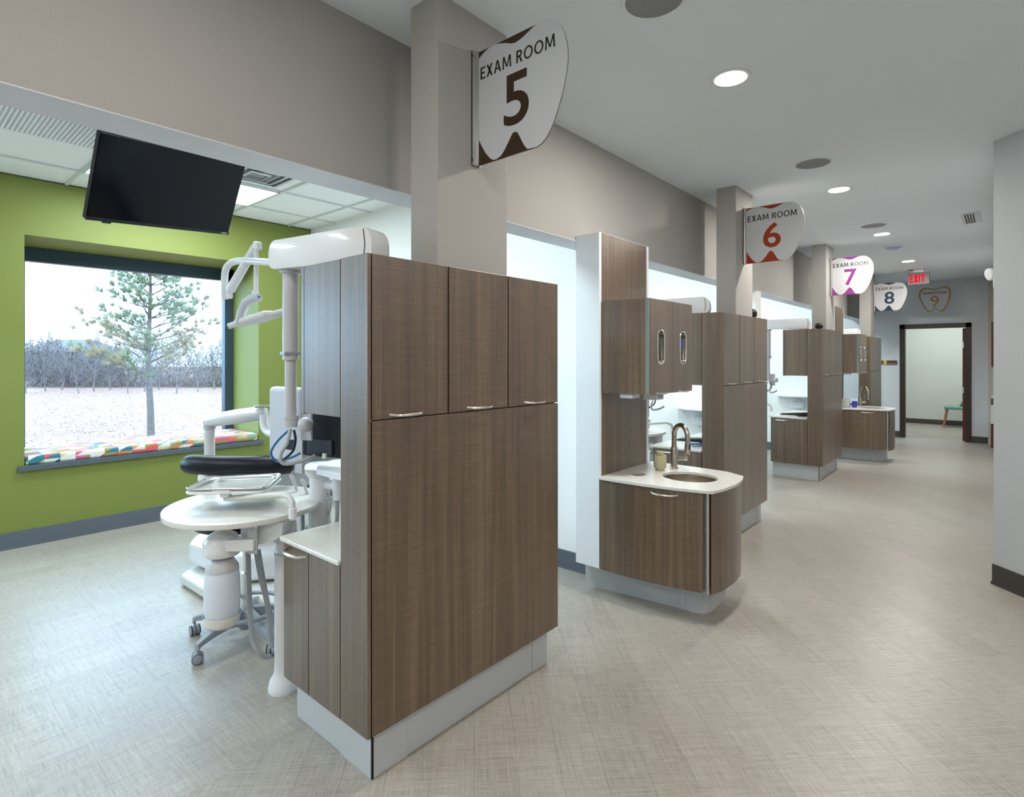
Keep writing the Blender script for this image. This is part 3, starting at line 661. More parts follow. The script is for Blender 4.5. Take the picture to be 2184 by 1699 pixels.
part('frame', MB().box(-4.875, -4.225, -.02, 1.115, ZC-.006, ZC+.008), tile, pf)
ho = MB()
for ix in range(26):
    for iy in range(46): ho.box(-4.86+ix*.0245, -4.86+ix*.0245+.011, -.01+iy*.0243, -.01+iy*.0243+.011, ZC-.0075, ZC-.006)
part('perforations', ho, castg, pf)
sf = thing('air_diffuser', 'square stepped air diffuser just right of the television', 'vent', (-4.5, 2.05, ZC))
for k in range(4):
    q = .29-.07*k; f = MB(); z = ZC-.004-.008*k
    for a, c in (((-q,-q),(q,-q)), ((q,-q),(q,q)), ((q,q),(-q,q)), ((-q,q),(-q,-q))):
        A = Vector((-4.50+a[0], 2.05+a[1], z)); B_ = Vector((-4.50+c[0], 2.05+c[1], z)); inw = (Vector((-4.50,2.05,z))-(A+B_)/2).normalized()
        A2 = A + (Vector((-4.50,2.05,z))-A)*.14 + Vector((0,0,-.012)); B2 = B_ + (Vector((-4.50,2.05,z))-B_)*.14 + Vector((0,0,-.012))
        v = [f.bm.verts.new(p) for p in (A, B_, B2, A2)]; f.bm.faces.new(v)
    mo = part('cone', f, plastic, sf)
    sm = mo.modifiers.new('sol', 'SOLIDIFY'); sm.thickness = .004
part('throat', MB().box(-4.55, -4.45, 2.0, 2.10, ZC-.03, ZC-.02).box(-4.78,-4.22,1.77,2.33,ZC-.001,ZC+.006), castg, sf)
# ------------------------------------------------------------------ television on its ceiling mount
tv = [Vector(p) for p in ((-4.035,.904,2.896),(-4.22,1.842,2.983),(-4.507,1.829,2.505),(-4.321,.891,2.419))]
tc = sum(tv, Vector())/4; ux = ((tv[1]-tv[0])+(tv[2]-tv[3])).normalized(); uz = ((tv[0]-tv[3])+(tv[1]-tv[2])).normalized(); un = ux.cross(uz).normalized()
uz = un.cross(ux).normalized(); hx = (tv[1]-tv[0]).length/2; hz = (tv[0]-tv[3]).length/2
T = thing('television', 'black flat television tilted down from the tiled ceiling', 'television', tc)
part('casing', MB().obox(tc-un*.022, ux, un, uz, hx, .020, hz), blackp, T, bevel=.006)
part('screen', MB().obox(tc+un*.0005, ux, un, uz, hx-.008, .003, hz-.014).obox(tc+un*.0005, ux, un, uz, hx-.008, .0025, hz-.010), screen, T)
part('lower_bezel', MB().obox(tc-uz*(hz-.011)+un*.002, ux, un, uz, hx, .004, .011), blackp, T, bevel=.002)
part('sensor', MB().obox(tc-uz*(hz+.004)-ux*(hx-.12), ux, un, uz, .025, .008, .006), blackp, T, bevel=.002)
lettering('logo', 'VIZIO', M('silver_logo', (.6,.6,.62), .4), T, tc-uz*(hz-.012)+un*.0075+ux*(hx-.042), ux, uz, .011, .046, .01)
mc = tc-un*.06
part('wall_plate', MB().obox(mc, ux, un, uz, .2, .018, .15), blackp, T)
part('ceiling_pole', MB().tube([mc-un*.02, Vector((mc.x-.06, mc.y, ZC-.12)), Vector((mc.x-.06, mc.y, ZC))], .022, 14), plastic, T, smooth=1)
# ------------------------------------------------------------------ window seat cushion, one per window
y = WIN_Y[0]; WW = 1.94
solo('window_seat_cushion', MB().box(WX+.035, XG+.012, y+.004, y+WW-.006, ZW0, ZW0+.075), cushm, 'patterned triangle-print cushion on the window seat', 'cushion', (-6.4, y+WW/2, ZW0), bevel=.018)

# ------------------------------------------------------------------ exam room equipment
def tube_thing(pts, r, **k): return MB().tube(pts, r, 14, **k)
# overhead arm with pole and monitors
P1 = at(612, 540, 2.475); P2 = at(790, 540, 2.265)
A1 = Vector((P1.x, P1.y, 0)); A2 = Vector((P2.x, P2.y, 0)); ad = (A2-A1).normalized(); an = Vector((-ad.y, ad.x, 0))
arm = thing('monitor_arm', 'white overhead arm with drop pole and screens beside the nearest cabinet', 'monitor arm', (A2.x, A2.y, ZT), 'overhead equipment arms on the cabinets')
Lh = (A2-A1).length; prof = []
for k in range(9): a = PI - (PI/2)*k/8; prof.append((-.012 + .040*math.cos(a), 2.000 + .062*math.sin(a)))
for k in range(1, 8): prof.append((Lh*k/8, 2.062 + .010*k/8))
for k in range(11): a = PI/2 - (PI/2)*k/10; prof.append((Lh - .01 + .062*math.cos(a), 2.000 + .073*math.sin(a)))
for k in range(7): a = -(PI/2)*k/6; prof.append((Lh + .012 + .040*math.cos(a), 1.965 + .032*math.sin(a)))
for k in range(7): a = -PI/2 - (PI/2)*k/6; prof.append((-.018 + .034*math.cos(a), 1.975 + .038*math.sin(a)))
part('arm_housing', MB().slab(prof, [], lambda u, v, q: A1 + ad*u + an*q + Vector((0,0,v)), -.055, .055), plastic, arm, smooth=30, bevel=.012, bseg=3)
part('end_seam', MB().slab([((A2-A1).length+.012,1.95),((A2-A1).length+.018,2.0),((A2-A1).length+.010,2.06),((A2-A1).length+.014,2.06),((A2-A1).length+.022,2.0),((A2-A1).length+.016,1.95)], [], lambda u, v, q: A1+ad*u+an*q+Vector((0,0,v)), -.0562, .0562), blackp, arm)
part('pivot_mount', MB().lathe([(0,0),(.045,0),(.045,.02),(0,.02)], (A2.x-.02, A2.y-.0, ZT), 24), plasticg, arm, smooth=1)
pc = at(620, 600, 2.475); pc.z = 0; px_, py_ = pc.x, pc.y
pole = part('pole', MB().lathe([(.036,1.95),(.047,1.948),(.047,1.925),(.034,1.918),(.034,1.545),(.031,1.542),(.0245,1.542),(.0245,1.275),(0,1.275)], (px_,py_,0), 28), plasticg, arm, smooth=1)
part('clamp', MB().obox((px_,py_,1.572) + Vector((0,0,0)) if False else Vector((px_,py_,1.572)), (1,-.2,0), (.2,1,0), (0,0,1), .037, .0365, .007), castg, pole, bevel=.003)
part('swivel_collar', MB().lathe([(0,1.300),(.033,1.300),(.033,1.285),(.030,1.283),(.030,1.250),(0,1.250)], (px_,py_,0), 24), plasticg, arm, smooth=1)
bc = at(652, 905, 2.43)
part('ball_joint', MB().ball(bc, .033, .033, .033), plasticg, arm, smooth=1)
# black screen seen from behind
def slab_between(pa, pb, z0, z1, th, bev=0):
    a = Vector((pa.x, pa.y, 0)); b_ = Vector((pb.x, pb.y, 0)); u_ = (b_-a).normalized(); c = (a+b_)/2 + Vector((0,0,(z0+z1)/2))
    return MB().obox(c, u_, (-u_.y, u_.x, 0), (0,0,1), (b_-a).length/2, th/2, (z1-z0)/2), u_, c
m1, u1, c1 = slab_between(at(652,900,2.60), at(800,900,2.44), 1.105, 1.318, .035)
mon = part('monitor', m1, blackp, arm, bevel=.006, label='black screen back')
m1b, _, cb = slab_between(at(660,900,2.57), at(712,900,2.515), 1.118, 1.185, .03)
part('port_recess', m1b, M('dark_port_plate', (.03,.04,.055), .4), mon, bevel=.003)
part('power_plug', MB().tube([at(668,969,2.50), at(684,969,2.485)], .009, 12), blackp, mon, smooth=1)
part('sticker', MB().obox(at(692,972,2.49), u1, (-u1.y,u1.x,0), (0,0,1), .008, .006, .011), cardw, mon)
m2, u2, c2 = slab_between(at(642,905,2.50), at(666,905,2.475), 1.188, 1.345, .012)
part('mounting_plate', m2, plasticg, arm, bevel=.003)
# white-backed screen
m3, u3, c3 = slab_between(at(583,900,2.80), at(652,900,2.66), 1.05, 1.412, .06)
wm = part('white_monitor', m3, lgrey, arm, bevel=.022, label='white curved screen back', bseg=4)
m4, _, c4 = slab_between(at(612,960,2.70), at(634,960,2.655), 1.115, 1.165, .012)
part('port_recess', m4, blackp, wm)
m5, _, _ = slab_between(at(632,960,2.62), at(647,960,2.59), 1.02, 1.25, .014)
part('bracket_strap', m5, plasticg, arm)
for cn, mt, pts in (('blue_cable', bluew, [(616,917,2.46),(592,940,2.47),(578,965,2.5),(590,982,2.52),(622,975,2.52),(640,966,2.52)]),
                    ('grey_cable', rubber, [(619,915,2.45),(612,945,2.42),(599,968,2.40),(604,988,2.40),(640,984,2.42),(672,972,2.46)]),
                    ('black_cable', blackp, [(627,917,2.45),(630,938,2.44),(624,962,2.44),(606,978,2.46),(592,985,2.5)])):
    part(cn, MB().tube([at(*p) for p in pts], .0055 if cn != 'grey_cable' else .008, 10, smooth=8), mt, arm, smooth=1)
# operatory light carried by the overhead arm
ol = thing('operatory_light', 'white dental light on a bent tube in front of the window', 'dental light', at(596,556,2.52))
part('support_tube', MB().tube([at(*p) for p in ((598,561,2.52),(540,557,2.68),(512,556,2.78),(492,561,2.81),(481,576,2.82),(479,605,2.82),(479,638,2.82))], .0165, 16, smooth=6), plastic, ol, smooth=1)
part('elbow_cap', MB().obox(at(489,630,2.79), (0,0,1), (1,.3,0), (-.3,1,0), .016, .014, .012), plastic, ol, bevel=.006)
b1, b2 = at(489,622,2.79), at(546,524,2.72)
sp_ = part('spring_arm', MB().tube([b1, b1.lerp(b2,.05), b1.lerp(b2,.95), b2], [.016,.0225,.0195,.016], 24), plastic, ol, smooth=1)
part('elbow_joint', MB().obox(at(549,524,2.715), (0,0,1), (1,.3,0), (-.3,1,0), .019, .015, .016), plastic, ol, bevel=.006)
part('drop_tube', MB().tube([at(546,530,2.715), at(546,624,2.715)], .0105, 14), plastic, ol, smooth=1)
jc = at(545,628,2.715)
part('swivel', MB().lathe([(0,.018),(.0145,.018),(.0155,-.012),(0,-.012)], jc, 20), plastic, ol, smooth=1)
yk = part('yoke', MB().tube([at(552,634,2.68), at(536,638,2.70), at(524,646,2.71), at(515,668,2.72), at(506,690,2.72)], [.020,.024,.022,.021,.012], 20), lgrey, ol, smooth=1)
part('blue_button', MB().obox(at(552,633,2.655), (1,.2,0), (-.2,1,0), (0,0,1), .007, .003, .006), bluew, yk)
h1, h2 = at(506,692,2.74), at(586,668,2.70); hv = (h2-h1).normalized()
hd_ = part('head', MB().obox(h1.lerp(h2,.62), hv, Vector((.5,.9,0)), (0,0,1), .085, .055, .013).obox(h1.lerp(h2,.22), hv, Vector((.5,.9,0)), (0,0,1), .06, .040, .011), plastic, ol, bevel=.009, bseg=3)
part('handle', MB().tube([h2 - hv*.01, h2 + hv*.045], .0125, 14), ringm, hd_, smooth=1)
part('handle', MB().tube([h1 + hv*.01, h1 - hv*.045], .0105, 14), ringm, hd_, smooth=1)
part('tilt_rod', MB().tube([at(512,684,2.72), at(530,672,2.70), at(540,676,2.70)], .004, 8), plastic, hd_, smooth=1)

# work table on its floor post
FP = Vector((-2.545, 1.285, 0))
wt = thing('work_table', 'nearest oval speckled table on a white floor post with hanging bottle', 'table', FP, 'oval tables on white posts')
oc = Vector((-2.835, 1.215)); ua = Vector((.60,.80)).normalized(); ub = Vector((-.80,.60)).normalized()
el = [tuple(oc + ua*math.cos(2*PI*k/56)*.325 + ub*math.sin(2*PI*k/56)*.385) for k in range(56)]
ctr = Vector((-2.80, 1.225)); F2 = Vector((-math.sin(TH), math.cos(TH))); R2 = Vector((math.cos(TH), math.sin(TH))); R3 = R2.to_3d(); F3 = F2.to_3d()
el = [tuple(Vector((at(525,1072,2.73).x, at(525,1072,2.73).y)) + R2*math.cos(2*PI*k/64)*.352*(1+.03*math.sin(2*PI*k/64)) + F2*math.sin(2*PI*k/64)*.372) for k in range(64)]
part('table_top', MB().slab(el, [], lambda u, v, q: (u, v, q), .827, .850), speck, wt, smooth=40, bevel=.004, label='oval white speckled top')
post = part('post', MB().lathe([(0,0),(.068,0),(.070,.012),(.062,.050),(.046,.075),(.0415,.10),(.0415,.640),(.038,.652),(.036,.655),(.036,.690),(.05,.70),(.058,.73),(.056,.775),(.045,.80),(0,.82)], FP, 32), plastic, wt, smooth=1)
part('post_seam', MB().lathe([(.0422,.636),(.0428,.640),(.0422,.644)], FP, 32), plasticg, post, smooth=1)
hc_ = at(570,1125,2.50)
part('swivel_bracket', MB().slab([(-.10,.822),(.09,.822),(.085,.76),(.045,.735),(-.01,.722),(-.055,.715),(-.10,.70)], [], lambda u, v, q: Vector((at(572,1120,2.56).x, at(572,1120,2.56).y, 0)) + R3*u + F3*q + Vector((0,0,v)), -.055, .05), plastic, wt, smooth=40, bevel=.014, bseg=3)
bp_ = part('bolt_plate', MB().obox(at(539,1150,2.47), R3, F3, (0,0,1), .022, .006, .063), plasticg, wt, bevel=.003)
for p in ((522,1123),(547,1124),(546,1176)): part('bolt', MB().lathe([(0,0),(.0045,0),(.0045,.004),(0,.005)], at(p[0],p[1],2.455), 10, axis=-F3), steel, bp_, smooth=1)
part('bottle_arm', MB().obox(at(515,1160,2.47), R3 + F3*.1, F3 - R3*.1, (0,0,1), .062, .028, .026), plastic, wt, bevel=.008, bseg=3)
bt = at(474,1200,2.50); bt.z = 0
part('bottle_head', MB().lathe([(0,.788),(.030,.784),(.058,.768),(.074,.744),(.077,.735),(.077,.690),(.070,.680),(.030,.676),(0,.676)], bt, 32), plastic, wt, smooth=40)
bz = part('water_bottle', MB().lathe([(0,.672),(.028,.672),(.030,.655),(.060,.628),(.066,.618),(.072,.56),(.0745,.50),(.073,.44),(.069,.405),(0,.40)], bt, 36), bottlem, wt, smooth=1, label='frosted white water bottle')
part('bottle_collar', MB().lathe([(.030,.670),(.046,.664),(.067,.628),(.0685,.612),(.064,.612)], bt, 36), plasticg, bz, smooth=1)
part('bottle_base', MB().lathe([(.0745,.418),(.0755,.412),(.070,.378),(.060,.368),(0,.366)], bt, 36), ringm, bz, smooth=1)
for i, (pts, r) in enumerate((([(529,1178,2.60),(533,1300,2.60),(540,1365,2.58),(556,1395,2.58),(575,1400,2.62)], .0115),
                              ([(546,1172,2.60),(556,1230,2.62),(572,1300,2.66),(580,1380,2.68)], .011),
                              ([(552,1172,2.66),(563,1240,2.68),(575,1300,2.70),(584,1330,2.7)], .009))):
    part('hose', MB().tube([at(*p) for p in pts], r, 12, smooth=8), rubber, wt, smooth=1)
part('hose_clip', MB().tube([at(645,1090,2.9), at(646,1135,2.9), at(640,1168,2.9)], .010, 10), rubber, wt, smooth=1)
part('hose_clip', MB().tube([at(663,1080,2.9), at(662,1150,2.9)], .011, 10), rubber, wt, smooth=1)
# tray arm and tray
ta = part('tray_arm', MB().tube([at(*p) for p in ((479,1063,2.56),(520,1060,2.55),(585,1056,2.50),(610,1057,2.47),(622,1068,2.45),(624,1085,2.44),(624,1108,2.44))], .0125, 14, smooth=6), ringm, wt, smooth=1)
part('arm_socket', MB().lathe([(0,.03),(.0175,.03),(.0175,-.012),(.012,-.018),(0,-.018)], at(624,1098,2.435), 18), plastic, wt, smooth=1)
part('tray_bracket', MB().obox(at(478,1047,2.55), R3, F3, (0,0,1), .042, .03, .010).obox(at(482,1054,2.55), R3, F3, (0,0,1), .02, .02, .012), ringm, ta, bevel=.006)
zt_ = .966
def zpt(px, py, z):
    d = (z-EYE)*FPX/(HYP-py); return at(px, py, d)
Q = [zpt(390,1043,zt_), zpt(447,1017,zt_), zpt(603,1009,zt_), zpt(566,1040,zt_)]
def round_quad(Q, r, k=6):
    out = []
    for i in range(4):
        p = Q[i]; a = (Q[i-1]-p).normalized(); c = (Q[(i+1)%4]-p).normalized()
        for j in range(k+1):
            t = j/k; out.append((p + a*r*(1-t)**2 + c*r*t**2))
    return out
tr = thing('instrument_tray', 'polished rectangular steel tray held above the nearest oval table', 'tray', (sum(Q, Vector())/4), 'steel instrument trays')
rim = round_quad(Q, .05); cq = sum(Q, Vector())/4
inn = [cq + (p-cq)*.90 + Vector((0,0,-.020)) for p in rim]; rim2 = [cq + (p-cq)*.975 for p in rim]
tm = MB(); R_ = [[tm.bm.verts.new(p) for p in L] for L in (rim, rim2, inn)]
for A, B_ in zip(R_, R_[1:]):
    for q in range(len(A)): tm.bm.faces.new((A[q], A[(q+1)%len(A)], B_[(q+1)%len(A)], B_[q]))
tm.bm.faces.new(R_[-1])
to = part('tray_pan', tm, M('matte_steel', (.55,.55,.54), .30, metal=1), tr, smooth=50); sm = to.modifiers.new('sol', 'SOLIDIFY'); sm.thickness = .0025; sm.offset = -1
part('rolled_rim', MB().tube(rim + [rim[0]], .0035, 8, caps=False), steel, tr, smooth=1)
hol = MB(); lo = [cq + (p-cq)*.985 + Vector((0,0,-.020)) for p in rim]; hol.tube(lo + [lo[0]], .007, 8, caps=False)
part('tray_holder', hol, plastic, tr, smooth=1)

# assistant stool
SX, SY = -3.18, 1.385
st = thing('assistant_stool', 'nearest black assistant stool with curved body rest and grey wheeled base', 'stool', (SX, SY, 0), 'assistant stools')
sc_ = Vector((SX, SY, 0)) - R3*.03
part('seat', MB().lathe([(0,.618),(.19,.620),(.228,.636),(.236,.655),(.228,.676),(.20,.688),(.12,.692),(0,.688)], sc_, 40), blackv, st, smooth=40, label='round black seat')
part('seat_plate', MB().lathe([(0,.618),(.12,.614),(.09,.596),(.03,.586),(0,.586)], sc_, 28), plasticg, st, smooth=1)
part('gas_lift', MB().lathe([(0,.13),(.026,.13),(.026,.36),(.022,.365),(.016,.366),(.016,.60),(0,.60)], (SX,SY,0), 24), steel, st, smooth=1)
pts = []
for k in range(13):
    a = math.radians(-62 + 124*k/12); pts.append(Vector((SX, SY, .968)) - F3*.235*math.cos(a)*.62 + R3*.272*math.sin(a)/math.sin(math.radians(62)) + Vector((0,0,.012*math.cos(a))))
part('body_rest', MB().tube([pts[0]-(pts[1]-pts[0])*.45] + pts + [pts[-1]+(pts[-1]-pts[-2])*.45], [.034,.050] + [.0535]*11 + [.050,.034], 24), blackv, st, smooth=1, label='curved black body rest')
part('rest_post', MB().tube([pts[3] - Vector((0,0,.05)), pts[3]-Vector((0,0,.09)), Vector((SX,SY,.66)) - R3*.235, Vector((SX,SY,.605)) - R3*.05], .014, 12, smooth=5).lathe([(0,-.04),(.03,-.042),(.036,-.062),(.033,-.09),(0,-.092)], pts[3], 18), plastic, st, smooth=1)
part('foot_ring', MB().tube([Vector((SX+.20*math.cos(2*PI*k/40), SY+.20*math.sin(2*PI*k/40), .165)) for k in range(41)], .013, 10, caps=False), castg, st, smooth=1)
part('hub', MB().lathe([(0,.05),(.03,.05),(.042,.07),(.044,.16),(.034,.175),(0,.175)], (SX,SY,0), 24), castg, st, smooth=1)
for k in range(5):
    a = math.atan2(1.10-SY, -3.084-SX) + k*2*PI/5; dv = Vector((math.cos(a), math.sin(a), 0)); c0 = Vector((SX,SY,0)); sd_ = Vector((-dv.y, dv.x, 0))
    lg = MB(); rings = []
    for rr, zt2, zb2, hw in ((.03,.165,.08,.022),(.12,.155,.10,.019),(.22,.128,.092,.016),(.288,.108,.080,.015),(.305,.100,.062,.013)):
        rings.append([lg.bm.verts.new(c0 + dv*rr + sd_*s1*hw + Vector((0,0,z))) for s1, z in ((-1,zb2),(1,zb2),(1,zt2),(-1,zt2))])
    for A, B_ in zip(rings, rings[1:]):
        for q in range(4): lg.bm.faces.new((A[q], A[(q+1)%4], B_[(q+1)%4], B_[q]))
    lg.bm.faces.new(rings[0][::-1]); lg.bm.faces.new(rings[-1])
    L_ = part('leg', lg, castg, st, bevel=.004)
    wc = c0 + dv*.298; wa = Vector((math.cos(a+.9), math.sin(a+.9), 0)); wo = wc - Vector((wa.y, -wa.x, 0))*.0 
    cs_ = part('caster', MB().tube([wc + Vector((0,0,.075)), wc + Vector((0,0,.05))], .006, 8).lathe([(0,-.024),(.022,-.024),(.0265,-.021),(.0265,-.004),(.016,-.003),(.016,.003),(.0265,.004),(.0265,.021),(.022,.024),(0,.024)], wc + Vector((0,0,.0275)), 22, axis=wa), castg, L_, smooth=40, label='twin-wheel caster')
    part('tyre', MB().lathe([(.0265,-.0235),(.0275,-.022),(.0275,-.018),(.0265,-.018)], wc + Vector((0,0,.0275)), 22, axis=wa).lathe([(.0265,.0235),(.0275,.022),(.0275,.018),(.0265,.018)], wc + Vector((0,0,.0275)), 22, axis=wa), blackp, cs_, smooth=1)

# patient chair, its head end towards the cabinets
def patient_chair():
    cx, cy = -3.9, 1.92
    t = thing('patient_chair', 'white and black dental patient chair by the window behind the oval table', 'dental chair', (cx, cy, 0), 'dental patient chairs')
    base = [(-4.31,1.60),(-4.22,1.48),(-3.55,1.50),(-3.25,1.62),(-3.22,2.20),(-3.5,2.33),(-4.2,2.32),(-4.34,2.18)]
    base = [(-4.30,1.50),(-4.23,1.40),(-3.60,1.42),(-3.28,1.60),(-3.25,2.10),(-3.5,2.25),(-4.2,2.25),(-4.33,2.05)]
    part('base_plate', MB().prism(base, .004, .085), ringm, t, bevel=.025, bseg=4)
    part('foot_cover', MB().prism([(-4.36,1.52),(-4.26,1.47),(-3.70,1.56),(-3.55,1.75),(-3.55,2.1),(-4.26,2.12),(-4.40,1.98)], .10, .30), plastic, t, bevel=.06, bseg=5)
    part('lift_column', MB().prism([(-4.3,1.66),(-3.72,1.66),(-3.68,2.05),(-4.25,2.05)], .085, .50), plastic, t, bevel=.05, bseg=4)
    part('seat_shell', MB().prism([(-4.45,1.66),(-3.88,1.66),(-3.85,2.17),(-4.45,2.17)], .47, .53), lgrey, t, bevel=.025, bseg=3)
    part('seat_cushion', MB().prism([(-4.46,1.64),(-3.90,1.66),(-3.90,2.17),(-4.46,2.2)], .53, .61), blackv, t, bevel=.035, bseg=4, label='black upholstered seat')
    # reclined back: runs from the seat up towards the cabinets
    def sect(s):
        c = Vector((-3.98 + .70*s, 1.92, .60 + .34*s)); return c
    upv = Vector((-.34, 0, .70)).normalized(); alv = Vector((.70, 0, .34)).normalized()
    sh = MB(); rings = []
    for s, hw in ((0,.24),(.25,.28),(.5,.28),(.75,.25),(1,.19)):
        c = sect(s); row = []
        for j in range(9):
            f = -1 + j/4; row.append(c + Vector((0,1,0))*hw*f - upv*(.075*(1-abs(f)**2.5)))
        for j in range(8, -1, -1):
            f = -1 + j/4; row.append(c + Vector((0,1,0))*hw*f + upv*.012)
        rings.append([sh.bm.verts.new(p) for p in row])
    for A, B_ in zip(rings, rings[1:]):
        for q in range(len(A)): sh.bm.faces.new((A[q], A[(q+1)%len(A)], B_[(q+1)%len(A)], B_[q]))
    sh.bm.faces.new(rings[0][::-1]); sh.bm.faces.new(rings[-1])
    bs = part('back_shell', sh, lgrey, t, smooth=50, label='pale grey back shell')
    cu = MB(); rings = []
    for s, hw in ((-.02,.235),(.0,.25),(.25,.29),(.5,.29),(.75,.26),(1,.20),(1.03,.17)):
        c = sect(s) + upv*.012; row = []
        for j in range(7):
            f = -1 + j/3; row.append(c + Vector((0,1,0))*hw*f - upv*.004)
        for j in range(6, -1, -1):
            f = -1 + j/3; row.append(c + Vector((0,1,0))*hw*f + upv*(.075*(1-abs(f)**4)*(.4 if s in (-.02,1.03) else 1)+.02))
        rings.append([cu.bm.verts.new(p) for p in row])
    for A, B_ in zip(rings, rings[1:]):
        for q in range(len(A)): cu.bm.faces.new((A[q], A[(q+1)%len(A)], B_[(q+1)%len(A)], B_[q]))
    cu.bm.faces.new(rings[0][::-1]); cu.bm.faces.new(rings[-1])
    part('back_cushion', cu, blackv, t, smooth=50, label='black upholstered back')
    hr = sect(1.10) + upv*.03
    part('headrest', MB().obox(hr, alv, (0,1,0), upv, .07, .13, .035), blackv, t, bevel=.03, bseg=4)
    part('headrest_bar', MB().obox(sect(1.0), alv, (0,1,0), upv, .10, .03, .008), steel, t)
    part('leg_rest', MB().obox((-4.57,1.92,.45), (.55,0,.85), (0,1,0), (-.85,0,.55), .14, .22, .04), blackv, t, bevel=.03, bseg=4)
    # delivery arm over the chair
    da = part('delivery_post', MB().tube([at(447,1080,3.5), at(447,905,3.42)], .030, 18), plastic, t, smooth=1)
    part('post_foot', MB().lathe([(0,.13),(.045,.13),(.055,.05),(.06,0),(0,0)], at(447,1080,3.5), 20), plastic, da, smooth=1)
    k1, k2 = at(440,898,3.42), at(566,879,3.30)
    part('delivery_beam', MB().tube([k1, k1.lerp(k2,.05), k1.lerp(k2,.5), k1.lerp(k2,.96), k2], [.028,.038,.044,.040,.028], 18), plastic, t, smooth=1)
    part('beam_pivot', MB().tube([at(447,905,3.42), at(447,914,3.42)], .034, 16), plasticg, t, smooth=1)
    part('curved_tube', MB().tube([at(*p) for p in ((563,885,3.28),(562,902,3.27),(566,916,3.25),(576,924,3.22),(592,927,3.18),(604,926,3.15))], .022, 14, smooth=6), plastic, t, smooth=1)
    part('stem', MB().tube([at(573,874,3.25), at(575,905,3.25), at(583,922,3.22)], .010, 12), plastic, t, smooth=1)
    part('bracket_tray', MB().obox(at(575,865,3.26), R3+F3*.3, F3-R3*.3, (0,0,1), .075, .05, .006), steel, t, bevel=.004)
    for k, p in enumerate(((619,1012,2.95),(642,1021,2.90))):
        q = at(*p); part('handpiece', MB().tube([q, q + R3*.012 - Vector((0,0,.015)), q + R3*.035 - Vector((0,0,.085))], [.008,.0095,.007], 12), plasticg, t, smooth=1, label='grey dental handpiece')
    return t
chair = patient_chair()
# assistant's unit behind the nearest cabinet
au = thing('suction_unit', 'white suction and syringe unit just left of the nearest cabinet', 'dental unit', (-2.62, 1.75, 0), 'suction units')
uc = at(690,1000,2.85); uc.z = 0
part('body_column', MB().lathe([(0,.60),(.05,.62),(.055,.70),(.048,.90),(.050,.96),(.085,1.0),(.088,1.012),(.06,1.028),(0,1.03)], Vector((at(682,1040,2.80).x, at(682,1040,2.80).y, 0)), 28), plastic, au, smooth=1)
q0 = at(680,1100,2.80)
part('tool_arm', MB().tube([at(690,1033,2.80), at(722,1036,2.74)], .026, 14), plastic, au, smooth=1)
part('lower_arm', MB().tube([at(688,1085,2.82), at(672,1115,2.86), at(648,1140,2.90), at(642,1150,2.92)], [.030,.022,.02,.03], 12), plasticg, au, smooth=1)
part('floor_post', MB().tube([at(645,1150,2.92), Vector((at(645,1150,2.92).x, at(645,1150,2.92).y, 0))], .028, 14), plasticg, au, smooth=1)
part('floor_flange', MB().lathe([(0,0),(.08,0),(.08,.01),(.04,.03),(0,.03)], Vector((at(645,1150,2.92).x, at(645,1150,2.92).y, 0)), 24), plasticg, au, smooth=1)
part('cup_holder', MB().lathe([(0,.0),(.028,.0),(.030,-.02),(.026,-.11),(0,-.115)], at(722,1015,2.68), 20), plastic, au, smooth=1)
part('suction_hose', MB().tube([at(*p) for p in ((700,1050,2.78),(705,1070,2.78),(700,1098,2.78),(684,1112,2.78),(672,1100,2.8))], .0055, 10, smooth=8), plasticg, au, smooth=1)
part('suction_hose', MB().tube([at(*p) for p in ((718,1060,2.68),(719,1090,2.68),(717,1140,2.68))], .010, 10, smooth=8), rubber, au, smooth=1)
part('small_bowl', MB().lathe([(0,0),(.018,.0),(.034,.02),(.036,.028),(.030,.030),(0,.03)], at(692,1072,2.80), 20), plastic, au, smooth=1)
# white swivel shelf edge beside the cabinet
sw = at(735, 1000, 2.58)
part('work_surface', MB().slab([(sw.x-.155, sw.y+.03), (sw.x-.12, sw.y-.06), (sw.x-.02, sw.y-.13), (sw.x+.22, sw.y-.13), (sw.x+.25, sw.y+.30), (sw.x-.10, sw.y+.30)], [], lambda u, v, q: (u, v, q), 1.035, 1.062), whitelam, au, bevel=.003, label='white work surface')

# ------------------------------------------------------------------ the same equipment in the rooms beyond
copy_tree(arm, PITCH, 'overhead equipment arm rising behind the wall cabinet over the first sink', skip=('monitor',))
copy_tree(arm, PITCH*2-.04, 'overhead equipment arm with drop pole left of the purple sign', skip=('monitor',))
copy_tree(arm, PITCH*3-.06, 'farthest overhead equipment arm, behind the distant wall cabinet', skip=('monitor',))
TD = PITCH+.36
copy_tree(tr, TD, 'second polished steel tray, above the second oval table'); copy_tree(st, TD, 'second black assistant stool, behind the first sink cabinet')
copy_tree(wt, TD, 'second oval speckled table, just past the first sink cabinet')
copy_tree(wt, PITCH*2-.04, 'farthest oval speckled table, past the second tall cabinet')
copy_tree(chair, TD, 'second dental patient chair, seen past the first faucet', 0)
copy_tree(chair, PITCH*2-.04, 'farthest dental patient chair, past the second tall cabinet')
for k, (y, lb) in enumerate(((6.75, 'white shelf on the bright partition seen past the first faucet'), (10.10, 'white shelf seen over the open counter left of the purple sign'))):
    x = (-2.80, -2.56)[k]
    solo('floating_shelf', MB().prism([(x-.30,y-.10),(x-.05,y-.26),(x+.30,y-.26),(x+.30,y),(x-.30,y)], .925, .948), whitelam, lb, 'shelf', (x, y, .925), group=None, bevel=.003)
    solo('sharps_container', MB().box(x-.06, x+.12, y-.14, y-.001, .735, .845), plastic, ('white boxed dispenser below the shelf past the first faucet', 'white boxed dispenser above the open counter of the third cabinet')[k], 'dispenser', (x, y, .735), bevel=.012)
